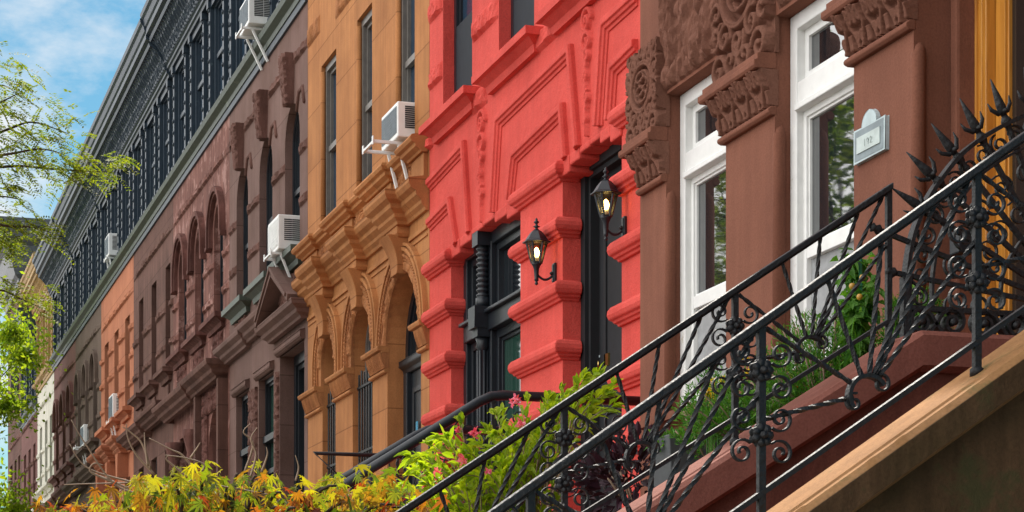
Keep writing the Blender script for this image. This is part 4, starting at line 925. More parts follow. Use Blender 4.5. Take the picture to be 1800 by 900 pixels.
# ================================================================ stoops
XA, XBk = -5.83, -7.6                    # centre lines of the near and the far cheek wall of the brown stoop
def line_on(X, p0, p1):                  # slope and intercept (z at y) of a line seen through two photo points
    _, y0, z0 = PX(*p0, X); _, y1, z1 = PX(*p1, X); s_ = (z1-z0)/(y1-y0); return s_, z0-s_*y0
def cheek(parent, X, w, sl, c, y_top, y_end, ymax, mat_c, mat_w, nm):
    # coping: sloped slab then level landing piece; wall below it
    zt = lambda y: c+sl*min(y, y_top)
    ys = [y_end, y_top, ymax]; th_ = .135 if nm == 'far' else .105
    for (a, b) in ((y_end, y_top), (y_top, ymax)):
        m = MB(); za, zb_ = zt(a), zt(b); n_ = 14; pts = []
        prof_ = [(-w/2, -th_), (-w/2, -.02), (-w/2+.02, 0), (w/2-.02, 0), (w/2, -.02), (w/2, -th_), (w/2-.035, -th_-.02), (-w/2+.035, -th_-.02)]
        m.add([(X+o, a, za+h) for o, h in prof_] + [(X+o, b, zb_+h) for o, h in prof_], [(j, (j+1) % 8, 8+(j+1) % 8, 8+j) for j in range(8)] + [tuple(range(8)), tuple(range(15, 7, -1))])
        o_ = m.build('coping', mat_c, parent); fix_normals(o_)
        if nm == 'near':  # dark strip in the wall colour, painting shade onto the coping's edge faces
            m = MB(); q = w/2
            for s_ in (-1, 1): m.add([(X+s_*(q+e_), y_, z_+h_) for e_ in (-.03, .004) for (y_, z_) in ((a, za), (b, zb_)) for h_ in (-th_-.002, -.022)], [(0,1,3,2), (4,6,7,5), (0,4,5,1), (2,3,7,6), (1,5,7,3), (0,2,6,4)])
            fix_normals(m.build('shaded_coping_edge', mat_w, parent))
    m = MB(); d = th_+.015; q = w/2-.055
    m.prism_x([(y_end, 0), (y_end, zt(y_end)-d), (y_top, zt(y_top)-d), (ymax, zt(y_top)-d), (ymax, 0)], X-q, X+q)
    m.build('cheek_wall', mat_w, parent)
    return zt
def steps(parent, x0, x1, zl, yl, y_end, mat):
    n = round(zl/.18); m = MB(); run = (yl-y_end)/n
    m.box(x0, x1, yl, -.004, 0, zl)
    for k in range(1, n): m.box(x0, x1, yl-run*k, yl-run*(k-1)-.001*0, 0, zl-.18*k)
    m.build('steps', mat, parent)
slB, cB = line_on(XBk, (1585, 592), (1100, 900)); slA, cA = line_on(XA, (1800, 597), (1372, 900))
yBtop = PX(1585, 592, XBk)[1]
S1 = empty('stoop', ((XA+XBk)/2, -2.5, 0), 'brown stone stoop with moss stained sloping cheek walls in the foreground', 'stoop')
ztB = cheek(S1, XBk, .36, slB, cB, yBtop, -4.2, YB-.003, M['copingB'], M['cheekB'], 'far')
yAtop = -1.05
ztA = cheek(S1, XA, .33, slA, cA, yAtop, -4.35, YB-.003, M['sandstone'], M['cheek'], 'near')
steps(S1, XBk+.13, XA-.16, 2.62, -.9, -4.2, M['copingB'])
S2 = empty('stoop', (-14.1, -2, 0), 'red painted stoop climbing to the black door of the red house', 'stoop')
slR, cR = line_on(-13.25, (865, 692), (590, 860)); yR = PX(865, 692, -13.25)[1]
zlR = 2.62
for X in (-13.25, -14.94):
    m = MB(); m.prism_x([(-4.3, 0), (-4.3, max(.2, zlR+slR*(-4.3-yR))), (yR, zlR+.06), (-.004, zlR+.06), (-.004, 0)], X-.12, X+.12); m.build('cheek_wall', M['red'], S2)
steps(S2, -14.81, -13.38, zlR, yR, -4.2, M['red'])
S3 = empty('stoop', (-20.5, -2, 0), 'ochre painted stoop rising to the arched black door', 'stoop')
xo0, xo1 = oa[2][0]-.05, oa[2][1]+.05
for X in (xo0, xo1):
    m = MB(); m.prism_x([(-4.0, 0), (-4.0, .3), (-1, 2.68), (-.004, 2.68), (-.004, 0)], X-.12, X+.12); m.build('cheek_wall', M['orange'], S3)
steps(S3, xo0+.13, xo1-.13, 2.62, -1.0, -4.0, M['orange'])

# ================================================================ wrought iron railings
def yz(X, y, z): return (X, y, z)
def twisted(m, p0, p1, r=.0061, pitch=.20, waist=True):
    p0, p1 = Vector(p0), Vector(p1); L_ = (p1-p0).length; n_ = max(6, int(L_/.010)); m.tube([p0.lerp(p1, i/n_) for i in range(n_+1)], r, 4, square=True, twist=2*math.pi/(pitch/(L_/n_)))
def scroll(m, X, cy, cz, r, a0, turns, d, w=.007, wo=.016, n=34, lead=None):
    pts = [(X, cy+r*(1-.80*i/n)*math.cos(a0+d*turns*2*math.pi*i/n), cz+r*(1-.80*i/n)*math.sin(a0+d*turns*2*math.pi*i/n)) for i in range(n+1)]
    if lead: pts = lead + pts
    m.strap(pts, (1, 0, 0), w, wo)
def rosette(parent, X, y, z, r=.035):
    m = MB()
    for k in range(7):
        a = 2*math.pi*k/7
        for sx in (-1, 1): m.lathe((X+sx*.012, y+r*.62*math.cos(a), z+r*.62*math.sin(a)), [(0, -.008), (r*.36, -.004), (r*.42, 0), (r*.36, .004), (0, .008)], 8, 'x')
    m.lathe((X, y, z), [(0, -.032), (r*.30, -.028), (r*.4, 0), (r*.30, .028), (0, .032)], 8, 'x')
    m.build('rosette', M['iron'], parent)
    m = MB()
    for (sy, sz) in ((-1, 1), (1, 1), (-1, -1), (1, -1)):
        a0 = math.atan2(-sz, -sy); rr = r*1.12; cy = y+sy*r*1.75; cz = z+sz*r*(1.45 if sz > 0 else 1.45)
        scroll(m, X, cy, cz, rr, a0+(.0), 1.45, sy*sz, .006, .016, 30)
    m.build('scrollwork', M['iron'], parent)
def fan_bay(parent, X, rail, bot, ya, yb, hub, zr=None):
    # ya lower post, yb upper post, hub y ; rail(y), bot(y) heights
    hz = bot(hub)+.075; m = MB()
    ends = [(ya, bot(ya)+(rail(ya)-bot(ya))*.48), (ya+.02, rail(ya)-.02)]
    ends = [(ya, bot(ya)+.43*(rail(ya)-bot(ya))), (ya+.015, rail(ya)-.015)]
    for t in (.30, .55, .80): y = ya+(yb-ya)*t; ends.append((y, rail(y)-.01))
    ends += [(yb-.02, rail(yb)-.02), (yb, bot(yb)+.60*(rail(yb)-bot(yb)))]
    for (y, z) in ends:
        d = Vector((0, y-hub, z-hz)).normalized(); twisted(m, (X, hub+d.y*.05, hz+d.z*.05), (X, y, z))
    m.build('twisted_bars', M['iron'], parent)
    m = MB(); a_ = [math.pi*t/14+slope_a for t in range(15)]
    m.strap([(X, hub+.062*math.cos(t), hz-.01+.062*math.sin(t)) for t in a_], (1, 0, 0), .012, .03)
    scroll(m, X, hub-.045, hz-.03, .030, math.pi*.4, 1.3, 1, .006, .016, 22); scroll(m, X, hub+.045, hz+.03, .030, math.pi*.6, 1.3, -1, .006, .016, 22)
    m.build('fan_hub', M['iron'], parent)
def stoop_rail(label, X, rail_pts, post_px, hub_px, bot_off, end_y, cop, top_post=None, hm=M['iron']):
    global slope_a
    s_, c_ = line_on(X, *rail_pts); rail = lambda y: c_+s_*y; slope_a = math.atan(s_)
    py = [PX(p, 500, X)[1] for p in post_px]; hy = [PX(p, 500, X)[1] for p in hub_px]
    bot = lambda y: cop(y)+bot_off
    r_ = empty('stair_railing', (X, py[0], cop(py[0])), label, 'railing')
    ytop = PX(rail_pts[0][0], 500, X)[1]
    m = MB(); m.prism_x([(end_y, rail(end_y)-.012), (end_y, rail(end_y)+.014), (ytop, rail(ytop)+.014), (ytop, rail(ytop)-.012)], X-.021, X+.021)
    m.prism_x([(end_y, rail(end_y)-.020), (end_y, rail(end_y)-.0121), (ytop, rail(ytop)-.0121), (ytop, rail(ytop)-.020)], X-.012, X+.012)
    o = m.build('handrail', hm, r_, bevel=.008); fix_normals(o)
    yb1 = max(py)
    m = MB(); m.prism_x([(end_y, bot(end_y)-.009), (end_y, bot(end_y)+.009), (yb1, bot(yb1)+.009), (yb1, bot(yb1)-.009)], X-.014, X+.014); m.build('bottom_rail', M['iron'], r_)
    P_ = sorted(py, reverse=True)
    for i, y in enumerate(P_):
        m = MB(); m.box(X-.011, X+.011, y-.011, y+.011, cop(y)-.03, rail(y)-.01); m.lathe((X, y, cop(y)), [(.022, -.01), (.022, .012), (.012, .02)], 8); m.build('post', M['iron'], r_)
        if not (i == 0 and top_post):
            h_ = rail(y)-bot(y); rosette(r_, X, y, bot(y)+h_*.72); rosette(r_, X, y, bot(y)+h_*.34)
    H_ = sorted(hy, reverse=True)
    for i, h in enumerate(H_):
        up = [p for p in P_ if p > h]; dn = [p for p in P_ if p < h]
        if not up: up = [h+.9]
        fan_bay(r_, X, rail, bot, max(dn) if dn else end_y, min(up), h)
    return r_
yA = [PX(p, 500, XA)[1] for p in (1717, 1338)]; stepA = yA[0]-yA[1]
def inv_px(X, y): return 900 + F*math.tan(math.atan((y+D)/-X)-TH)
pA = [1717, 1338] + [inv_px(XA, yA[1]-stepA)] + [inv_px(XA, yA[0]+stepA)]
hA = [1525, inv_px(XA, PX(1525, 0, XA)[1]-stepA), inv_px(XA, PX(1525, 0, XA)[1]+stepA)]
stoop_rail('near iron stair railing with pale worn handrail, sunburst twisted bars and rosettes', XA, ((1840, 211), (870, 900)), pA, hA, .095, -4.30, ztA, hm=M['wornrail'])
yBp = [PX(p, 500, XBk)[1] for p in (1562, 1292, 992)]; stB = yBp[1]-yBp[2]
stoop_rail('second iron stair railing with black handrail, sunburst bars and rosettes, ending below the plaque', XBk, ((1567, 328), (705, 900)), [1562, 1292, 992, inv_px(XBk, yBp[2]-stB)], [1425, 1128, inv_px(XBk, PX(1128, 0, XBk)[1]-stB)], .095, -4.15, ztB, top_post=True)

# spiked fan guard on the landing
G = empty('spiked_fan_guard', (XBk, yBtop+.3, ztB(0)), 'black iron fan shaped guard with arrow spikes and heavy scrolls beside the oak door', 'iron guard')
arcpx = [(1592, 541), (1592, 490), (1598, 440), (1608, 400), (1627, 356), (1649, 320), (1684, 276), (1724, 244), (1769, 218), (1810, 201), (1850, 193), (1895, 190)]
A3 = [Vector(PX(a, b, XBk)) for a, b in arcpx]
hubp = Vector(PX(1893, 545, XBk))
def smooth(P_, k=4):
    out_ = []
    for i in range(len(P_)-1):
        p0 = P_[max(i-1, 0)]; p1 = P_[i]; p2 = P_[i+1]; p3 = P_[min(i+2, len(P_)-1)]
        for j in range(k):
            t = j/k; out_.append(.5*((2*p1)+(p2-p0)*t+(2*p0-5*p1+4*p2-p3)*t*t+(3*p1-p0-3*p2+p3)*t**3))
    return out_+[P_[-1]]
SA = smooth(A3)
m = MB(); m.strap(SA, (1, 0, 0), .016, .045); m.strap([p.lerp(hubp, .0)+(hubp-p).normalized()*.115 for p in SA], (1, 0, 0), .010, .025); m.strap([p+(hubp-p).normalized()*.42 for p in SA], (1, 0, 0), .010, .022); m.build('arch_bars', M['iron'], G)
m = MB(); zb_ = PX(1592, 541, XBk)[2]; m.box(XBk-.016, XBk+.016, A3[0].y-.01, YB-.01, zb_-.01, zb_+.01); m.box(XBk-.018, XBk+.018, A3[0].y-.018, A3[0].y+.018, ztB(0)-.02, zb_+.12); m.build('base_bar', M['iron'], G)
tips = [(1556, 476), (1530, 398), (1567, 330), (1593, 267), (1637, 217), (1687, 173), (1741, 139), (1800, 118), (1865, 105)]
for i, t in enumerate(tips):
    T = Vector(PX(*t, XBk)); d = (T-hubp).normalized(); s_ = Vector((1, 0, 0)).cross(d)
    m = MB(); q = T-d*.0
    small = i < 2
    m.tube([hubp+d*.05, T-d*(.05 if small else .16)], .009, 4, square=True)
    if small:
        m.tube([T-d*.05, T-d*.035, T-d*.02, T-d*.008, T], [.009, .022, .012, .02, .004], 8)
    else:
        m.tube([T-d*.30, T-d*.285, T-d*.27, T-d*.255, T-d*.24, T-d*.225, T-d*.21, T-d*.19, T-d*.175, T-d*.15], [.010, .017, .010, .017, .010, .017, .010, .018, .023, .010], 8)
        m.tube([T-d*.16, T-d*.12, T-d*.10, T-d*.06, T], [.010, .020, .018, .012, .002], 8)
        for k in (-1, 1):
            m.tube([T-d*.135, T-d*.135+s_*k*.02-d*.005, T-d*.115+s_*k*.045, T-d*.085+s_*k*.052], [.010, .010, .008, .002], 6)
        m.lathe((XBk, (T-d*.135).y, (T-d*.135).z), [(0,-.03), (.008,-.028), (.012, 0), (.008,.028), (0,.03)], 6, 'x')
    m.build('spike', M['iron'], G)
m = MB(); cum = [0]
for a, b in zip(SA[:-1], SA[1:]): cum.append(cum[-1]+(b-a).length)
nS = int(cum[-1]/.088)
for k in range(nS):
    s_ = (k+.5)/nS*cum[-1]; i = max(j for j in range(len(cum)) if cum[j] <= s_); i = min(i, len(SA)-2)
    p = SA[i].lerp(SA[i+1], (s_-cum[i])/(cum[i+1]-cum[i])); t = (SA[i+1]-SA[i]).normalized(); c = p+(hubp-p).normalized()*.060
    a0 = math.atan2((p-c).z, (p-c).y); scroll(m, XBk, c.y, c.z, .043, a0, 1.6, 1 if k % 2 else -1, .0065, .016, 30)
for ring_ in (.21, .33):
    for k in range(0, nS, 2):
        s_ = (k+.5)/nS*cum[-1]; i = min(max(j for j in range(len(cum)) if cum[j] <= s_), len(SA)-2); p = SA[i]; c = p+(hubp-p).normalized()*ring_
        scroll(m, XBk, c.y, c.z, .055, k*1.1, 1.5, 1 if k % 4 else -1, .0065, .016, 28)
m.build('scrollwork', M['iron'], G)
for cpx, cpy, rpx, d in ((1616, 566, 22, 1), (1672, 567, 24, -1), (1727, 570, 24, 1), (1782, 573, 24, -1), (1840, 574, 24, 1)):
    X_, y_, z_ = PX(cpx, cpy, XBk); r_ = rpx/F*dep(XBk, y_); m = MB(); scroll(m, XBk, y_, z_, r_, math.pi*.5, 1.35, d, .013, .045, 34)
    m.lathe((XBk, y_, z_), [(0, -.03), (.014, -.028), (.017, 0), (.014, .028), (0, .03)], 10, 'x')
    m.strap([(XBk, y_+.01*d, z_+r_), (XBk, y_+r_*.9*d, z_+r_*.55), (XBk, y_+r_*1.3*d, z_-r_*.1), (XBk, y_+r_*1.9*d, z_-r_*.8)], (1, 0, 0), .013, .045); m.build('heavy_scroll', M['iron'], G)

# red and ochre stoop handrails
def pipe_rail(label, X, flat, corner, low, mat='black', r=.032, zc=2.68):
    f = Vector(PX(*flat, X)); c = Vector(PX(*corner, X)); l_ = Vector(PX(*low, X)); f.y = -.03; f.z = c.z
    d = (l_-c); l2 = c + d*(1.35)
    r_ = empty('stair_railing', (X, c.y, zc), label, 'railing')
    m = MB(); cc = [f, c+(f-c).normalized()*.09, c+(f-c).normalized()*.03+d.normalized()*.03+Vector((0,0,.006)), c+d.normalized()*.09, l2]; m.tube(cc, r, 12); m.build('handrail', M[mat], r_)
    sl_ = d.z/d.y
    ys = [c.y+.02, c.y-1.2]
    top = lambda y: c.z if y >= c.y else c.z+sl_*(y-c.y)
    for y in ys: one_box('post', M['iron'], r_, X-.014, X+.014, y-.014, y+.014, top(y)-.85, top(y)-.01)
    m = MB(); m.tube([(X, f.y, c.z-.74), (X, c.y, c.z-.74), (X, l2.y, top(l2.y)-.74)], .012, 6); m.build('bottom_rail', M['iron'], r_)
    y = f.y-.2
    while y > max(l2.y+.2, c.y-2.6):
        z = top(y); m = MB(); scroll(m, X, y, z-.15, .10, math.pi*.5, 1.5, 1, .008, .014, 36); scroll(m, X, y-.12, z-.33, .14, -math.pi*.5, 1.3, -1, .008, .014, 36); scroll(m, X, y, z-.56, .11, math.pi*.5, 1.5, 1, .008, .014, 36)
        y -= .34; m.build('scrollwork', M['iron'], r_)
    return r_
pipe_rail('thick black pipe handrail nearest the flowering shrub, on the red stoop', -13.25, (1095, 700), (862, 694), (590, 862))
pipe_rail('farther black pipe handrail with thin scrolls, across the red stoop steps', -14.94, (900, 752), (752, 753), (585, 852))
XO = xo1
r_ = empty('stair_railing', (XO, -2.4, 0), 'low black railing with a turned urn newel by the maple leaves', 'railing')
X_, yy, zz = PX(652, 868, XO)
m = MB(); m.lathe((XO, yy, 0), [(.06, .6), (.05, zz-.35), (.07, zz-.33), (.05, zz-.30), (.05, zz-.12), (.11, zz-.08), (.13, zz-.03), (.10, zz+.01), (.05, zz+.03), (.04, zz+.07), (.055, zz+.09), (.03, zz+.12), (.02, zz+.2), (0, zz+.22)], 14); m.build('newel', M['iron'], r_)
m = MB(); m.tube([(XO, yy, zz-.1), (XO, -1.0, zz+.35), (XO, -.03, zz+.35)], .022, 8); m.tube([(XO, yy, zz-.75), (XO, -1.0, zz-.3), (XO, -.03, zz-.3)], .012, 6)
for k in range(9): y = yy+.25+k*.25; z = zz+.35 if y > -1 else zz-.1+(y-yy)/(-1-yy)*.45; m.box(XO-.01, XO+.01, y-.01, y+.01, z-.66, z)
m.build('handrail', M['iron'], r_)
for k in range(5): y = yy+.35+k*.4; m = MB(); scroll(m, XO, y, zz-.05+k*.07, .13, 1.57, 1.4, -1, .01, .014); m.build('scrollwork', M['iron'], r_)

# ================================================================ wall lanterns
def lantern(label, plate, axis_px, zc_px):
    X = fx(plate[0]); zp = fz(plate[0], plate[1]); Y = (-X*ang(axis_px)-D)/.91; z = zp+.005
    r_ = empty('wall_lantern', (X, 0, zp), label, 'lantern', 'lit wall lanterns of the red house'); r_.scale = (.91, .91, .91)
    m = MB(); m.box(X-.028, X+.028, -.022, 0, zp-.085, zp+.085); m.box(X-.02, X+.02, -.03, -.02, zp-.07, zp+.07); m.build('backplate', M['black'], r_, bevel=.012)
    m = MB(); n_ = 14; m.tube([(X, -.02, zp-.01)] + [(X, -.02+(Y+.02)*t/n_, zp-.01-.045*math.sin(math.pi*min(1, t/n_*1.0))*1.0-.0*t) for t in range(1, n_+1)], .010, 8); m.lathe((X, -.035, zp-.0), [(0,-.02), (.014,-.01), (.016, 0), (0, .02)], 8, 'y'); m.build('arm', M['black'], r_)
    zb = z+.055
    m = MB(); m.lathe((X, Y, 0), [(0, zb-.165), (.010, zb-.16), (.016, zb-.15), (.010, zb-.14), (.010, zb-.132), (.019, zb-.125), (.017, zb-.11), (.022, zb-.03), (.028, zb-.02), (.030, zb-.01), (.038, zb+.0), (.042, zb+.012)], 14); m.build('stem', M['black'], r_)
    z1 = zb+.012; z2 = z1+.175; r1, r2 = .040, .085
    hexp = lambda r, k: (r*math.cos(math.pi/3*k+.35), r*math.sin(math.pi/3*k+.35))
    m = MB()
    for k in range(6):
        a = hexp(r1, k); b = hexp(r2, k); m.tube([(X+a[0], Y+a[1], z1), (X+b[0], Y+b[1], z2)], .0065, 4, square=True)
        a2 = hexp(r1, k+1); b2 = hexp(r2, k+1)
        m.tube([(X+a[0], Y+a[1], z1+.006), (X+a2[0], Y+a2[1], z1+.006)], .006, 4, square=True); m.tube([(X+b[0], Y+b[1], z2-.006), (X+b2[0], Y+b2[1], z2-.006)], .0065, 4, square=True)
    m.build('cage', M['black'], r_)
    m = MB()
    for k in range(6):
        a = hexp(r1*.97, k); b = hexp(r2*.97, k); a2 = hexp(r1*.97, k+1); b2 = hexp(r2*.97, k+1)
        m.add([(X+a[0], Y+a[1], z1), (X+a2[0], Y+a2[1], z1), (X+b2[0], Y+b2[1], z2), (X+b[0], Y+b[1], z2)], [(0, 1, 2, 3)])
    m.build('lantern_glass', M['lampglass'], r_)
    m = MB(); m.lathe((X, Y, 0), [(.118, z2-.008), (.118, z2+.002), (.098, z2+.012), (.070, z2+.055), (.045, z2+.085), (.024, z2+.098)], 6, flat=True); m.build('roof', M['black'], r_, bevel=.002)
    m = MB(); zf = z2+.098; m.lathe((X, Y, 0), [(.024, zf), (.012, zf+.01), (.012, zf+.018), (.030, zf+.026), (.012, zf+.036), (.010, zf+.05), (.020, zf+.058), (.022, zf+.066), (.010, zf+.076), (.012, zf+.085), (0, zf+.10)], 12); m.build('finial', M['black'], r_)
    m = MB(); m.lathe((X, Y, 0), [(.02, z1), (.02, z1+.03), (.017, z1+.05)], 10); m.build('candle', M['paper'], r_)
    m = MB(); m.lathe((X, Y, 0), [(.012, z1+.05), (.022, z1+.07), (.026, z1+.09), (.018, z1+.115), (.006, z1+.13), (0, z1+.133)], 12); m.build('bulb', M['bulb'], r_)
    return r_
lantern('lit black hexagonal lantern on the red pier between window and door', (977, 481), 943, 0)
lantern('lit black hexagonal lantern on the red pier at the right of the door', (1100, 401), 1065, 0)
for w_, (pp, ax) in enumerate((((977, 481), 943), ((1100, 401), 1065))):
    X = fx(pp[0]); zp = fz(*pp); ld = bpy.data.lights.new('lantern_light', 'POINT'); ld.energy = 1.2; ld.color = (1, .7, .35); ld.shadow_soft_size = .02
    lo = bpy.data.objects.new('lantern_light', ld); COL.objects.link(lo); lo.location = (X, -X*ang(ax)-D, zp+.145)

# ================================================================ plaque
pxl, pxr = fx(1508, YB-.0), fx(1563, YB); zt1 = fz(1535, 213, YB)-.0; zb1 = fz(1535, 277, YB); xm = (pxl+pxr)/2; hw = (pxr-pxl)/2
zt1 = zb1+.165
PL = empty('wall_plaque', (xm, YB, zb1), 'pale blue cast plaque with arched top on the third brown pier', 'plaque')
out_l = [(pxl, zb1), (pxr, zb1), (pxr, zt1)] + [(xm+hw*.48*math.cos(R(t)), zt1+.07*math.sin(R(t))) for t in range(0, 181, 15)] + [(pxl, zt1)]
m = MB(); m.prism_y(out_l, YB-.022, YB-.001); m.build('plate', M['plaque'], PL, bevel=.003)
m = MB(); cs = arabesque(2*hw, .165, .034, 5, .0062)
nx, nz = 110, 60; H = curves_H(2*hw, .165, cs, nx, nz, 0)
Xg = np.linspace(0, 1, nx)[None, :]; Zg = np.linspace(0, .165, nz)[:, None]
mask = ~((Xg > .14) & (Xg < .86) & (Zg > .036) & (Zg < .128)) & (Xg > .03) & (Xg < .97) & (Zg > .008) & (Zg < .16)
m.grid(pxl, pxr, zb1, zb1+.165, YB-.0235, np.where(mask, H, -.05), .009, inner=.004)
H = curves_H(.16, .065, arabesque(.16, .065, .034, 8, .0055), 50, 24, 0)
m.grid(pxl, pxr, zt1-.002, zt1+.062, YB-.0235, H, .009, inner=.004, xfun=lambda u, v: xm+(u-.5)*2*hw*.44*math.sqrt(1-.9*v*v))
m.build('leaf_border', M['plaque'], PL)
one_box('dark_ground', M['plaquedark'], PL, pxl+.014, pxr-.014, YB-.0250, YB-.02, zb1+.009, zb1+.157)
m = MB(); m.box(pxl+hw*.26, pxr-hw*.26, YB-.030, YB-.02, zb1+.042, zb1+.122); f_ = m.build('name_panel', M['plaqueface'], PL)
for i, ch in enumerate('192'):
    seg = {'1': [[(0, -.02), (0, .02)]], '9': [[(.012*math.cos(t/3), .008+.012*math.sin(t/3)) for t in range(20)], [(.012, .008), (.004, -.02)]], '2': [[(-.012, .01), (0, .02), (.012, .01), (-.012, -.02), (.012, -.02)]]}[ch]
    m = MB()
    for s_ in seg: m.strap([(xm-.035+.035*i+a*.9, YB-.031, zb1+.082+b*.8) for a, b in s_], (0, 1, 0), .004, .003)
    m.build('numeral', M['plaqueface'], f_)

# ================================================================ plants
def frame(d, roll=0.0):
    d = Vector(d).normalized(); u = d.cross(Vector((0, 0, 1)))
    if u.length < .05: u = Vector((1, 0, 0))
    u.normalize(); w = u.cross(d); u2 = u*math.cos(roll)+w*math.sin(roll); return d, u2, u2.cross(d)
def lance(m, p, d, L_, W, roll=0, droop=.25, fold=.25):
    d, u, w = frame(d, roll); p = Vector(p)
    c1 = p+d*L_*.38-w*0; c2 = p+d*L_*.72-Vector((0, 0, droop*L_*.25)); t = p+d*L_-Vector((0, 0, droop*L_*.7))
    a = u*W*.5; b = u*W*.36; f_ = w*W*fold
    m.add([p, c1-a+f_, c1, c1+a+f_, c2-b+f_*.7, c2, c2+b+f_*.7, t], [(0,2,1), (0,3,2), (1,2,5,4), (2,3,6,5), (4,5,7), (5,6,7)], False)
def maple_leaf(m, p, d, S, roll, rng):
    d, u, w = frame(d, roll); p = Vector(p); tips = [(-118, .45), (-72, .75), (-34, .95), (0, 1.08), (34, .95), (72, .75), (118, .45)]
    vs_ = [p]; n_ = len(tips)
    for i, (a, l_) in enumerate(tips):
        l_ *= rng.uniform(.88, 1.1); dr = -Vector((0, 0, 1))*.35*l_*l_*S
        for off, ll in ((-13, .50), (0, 1), (13, .50)):
            a2 = R(a+off*(1.0 if l_ > .5 else 1.2)); v = p+(d*math.cos(a2)+u*math.sin(a2))*S*l_*ll*(1)+ (dr if ll == 1 else dr*.3)+w*(.04*S if ll < 1 else 0); vs_.append(v)
        if i < n_-1:
            a3 = R((a+tips[i+1][0])/2); vs_.append(p+(d*math.cos(a3)+u*math.sin(a3))*S*.24)
    k = len(vs_)-1; m.add(vs_, [(0, i, i+1) for i in range(1, k)], False)
def leaflet(m, p, d, L_, W, roll=0):
    d, u, w = frame(d, roll); p = Vector(p); m.add([p, p+d*L_*.5+u*W*.5, p+d*L_, p+d*L_*.5-u*W*.5], [(0, 1, 2, 3)], False)
def pinnate(m, p, d, rng, L_=.16, n_=7, ll=.034, lw=.014):
    d, u, w = frame(d, rng.uniform(-.7, .7)); p = Vector(p)
    for i in range(n_):
        t = (i+1)/n_; q = p+d*L_*t-Vector((0, 0, .35*L_*t*t))
        for s_ in (-1, 1): leaflet(m, q, u*s_+d*.5+Vector((0, 0, rng.uniform(-.3, .1))), ll, lw, rng.uniform(-.5, .5))
def rnd_dir(rng, up=0.0):
    v = Vector((rng.gauss(0, 1), rng.gauss(0, 1), rng.gauss(0, 1)+up)); return v.normalized()
def curve3(p0, p1, p2, n_): return [p0*(1-t)**2+p1*2*t*(1-t)+p2*t*t for t in [i/n_ for i in range(n_+1)]]

# flowering shrub in front of the red stoop
rng = random.Random(21)
bx_ = -11.75
SH = empty('flowering_shrub', (bx_, -1.45, 0), 'yellow green arching shrub with pink flowers in front of the red stoop', 'shrub')
lf = MB(); st = MB(); fl = MB()
tops = []
for k in range(120):
    y = rng.uniform(-2.15, -.95); 
    # crown outline from the photograph: lower on the street side
    t = (y+2.25)/1.25; zt = 2.60+.70*min(1, max(0, t))**.7 + rng.uniform(-.32, .10)
    if k < 44: zt += .02
    tops.append(Vector((bx_+rng.uniform(-.5, .5), y, zt)))
for k, T in enumerate(tops):
    b0 = Vector((bx_+rng.uniform(-.2, .2), -1.4+rng.uniform(-.2, .2), 1.1)); mid = Vector((b0.x*.5+T.x*.5, b0.y*.6+T.y*.4, T.z+rng.uniform(-.3, .15)))
    c = curve3(b0, mid, T, 16); st.tube(c, [.010*(1-.8*i/16) for i in range(17)], 5)
    for i in range(5, 17):
        for s_ in range(3 if i > 8 else 2):
            q = c[i]+rnd_dir(rng)*.015; d = (c[min(i+1, 16)]-c[i-1]).normalized()+rnd_dir(rng)*.85+Vector((0, 0, .35)); lance(lf, q, d, rng.uniform(.065, .115), rng.uniform(.026, .040), rng.uniform(-1.2, 1.2), rng.uniform(.1, .8))
    for s_ in range(4): lance(lf, T, (c[-1]-c[-3]).normalized()+rnd_dir(rng)*.45, rng.uniform(.06, .09), .028, rng.uniform(-1, 1))
    if rng.random() < (.12 if T.y < -1.5 else .03):
        q = T+rnd_dir(rng)*.03
        for s_ in range(16): lance(fl, q, rnd_dir(rng), .026, .014, rng.uniform(-2, 2), 0)
for px_, py_ in ((905, 705), (835, 762), (812, 808), (918, 745), (770, 835)):
    q = Vector(PX(px_, py_, bx_+.35))
    for s_ in range(26): lance(fl, q+rnd_dir(rng)*.02, rnd_dir(rng, .3), .032, .017, rng.uniform(-2, 2), 0)
lf.build('foliage', M['bushleaf'], SH); st.build('stem', M['twig'], SH); fl.build('flowers', M['pink'], SH)

# dark purple plant, grey planter, herbs, flowers and feathery greens beyond the brown stoop
def clump(name, label, c, rad, n_, mat, L_, W, seed, up=.6, cat='plant', parts='foliage'):
    rng = random.Random(seed); h = empty(name, (c[0], c[1], c[2]-rad[2]), label, cat); m = MB(); s_ = MB()
    for k in range(n_):
        v = rnd_dir(rng, .2); r_ = rng.random()**.4; p = Vector((c[0]+v.x*rad[0]*r_, c[1]+v.y*rad[1]*r_, c[2]+v.z*rad[2]*r_)); lance(m, p, v+Vector((0, 0, up)), L_*rng.uniform(.6, 1.2), W*rng.uniform(.7, 1.2), rng.uniform(-1.5, 1.5), rng.uniform(0, .8))
    for k in range(8): s_.tube([(c[0], c[1], c[2]-rad[2]), (c[0]+rng.uniform(-.6, .6)*rad[0], c[1]+rng.uniform(-.6, .6)*rad[1], c[2]+rng.uniform(-.2, .5)*rad[2])], .006, 5)
    m.build(parts, mat, h); s_.build('stem', M['twig'], h); return h
bedz = 2.30
BD = empty('raised_bed', (-9.7, -1.2, 0), 'dark raised planting bed behind the far brown cheek wall', 'planting bed')
one_box('bed_wall', M['cheekB'], BD, -11.1, XBk-.19, -1.95, YB-.01, 0, bedz-.05, bevel=.01); one_box('soil', M['soil'], BD, -11.05, XBk-.22, -1.9, YB-.06, bedz-.05, bedz)
def at3(px, py, X): return PX(px, py, X)
c = at3(1120, 840, -10.55); clump('purple_plant', 'dark purple leaved plant under the planter', (c[0], c[1], c[2]), (.25, .35, .22), 420, M['purple'], .10, .045, 3)
c = at3(1222, 806, -9.93)
PB = empty('planter_box', (c[0], c[1], c[2]-.16), 'long dark grey planter box behind the far railing', 'planter')
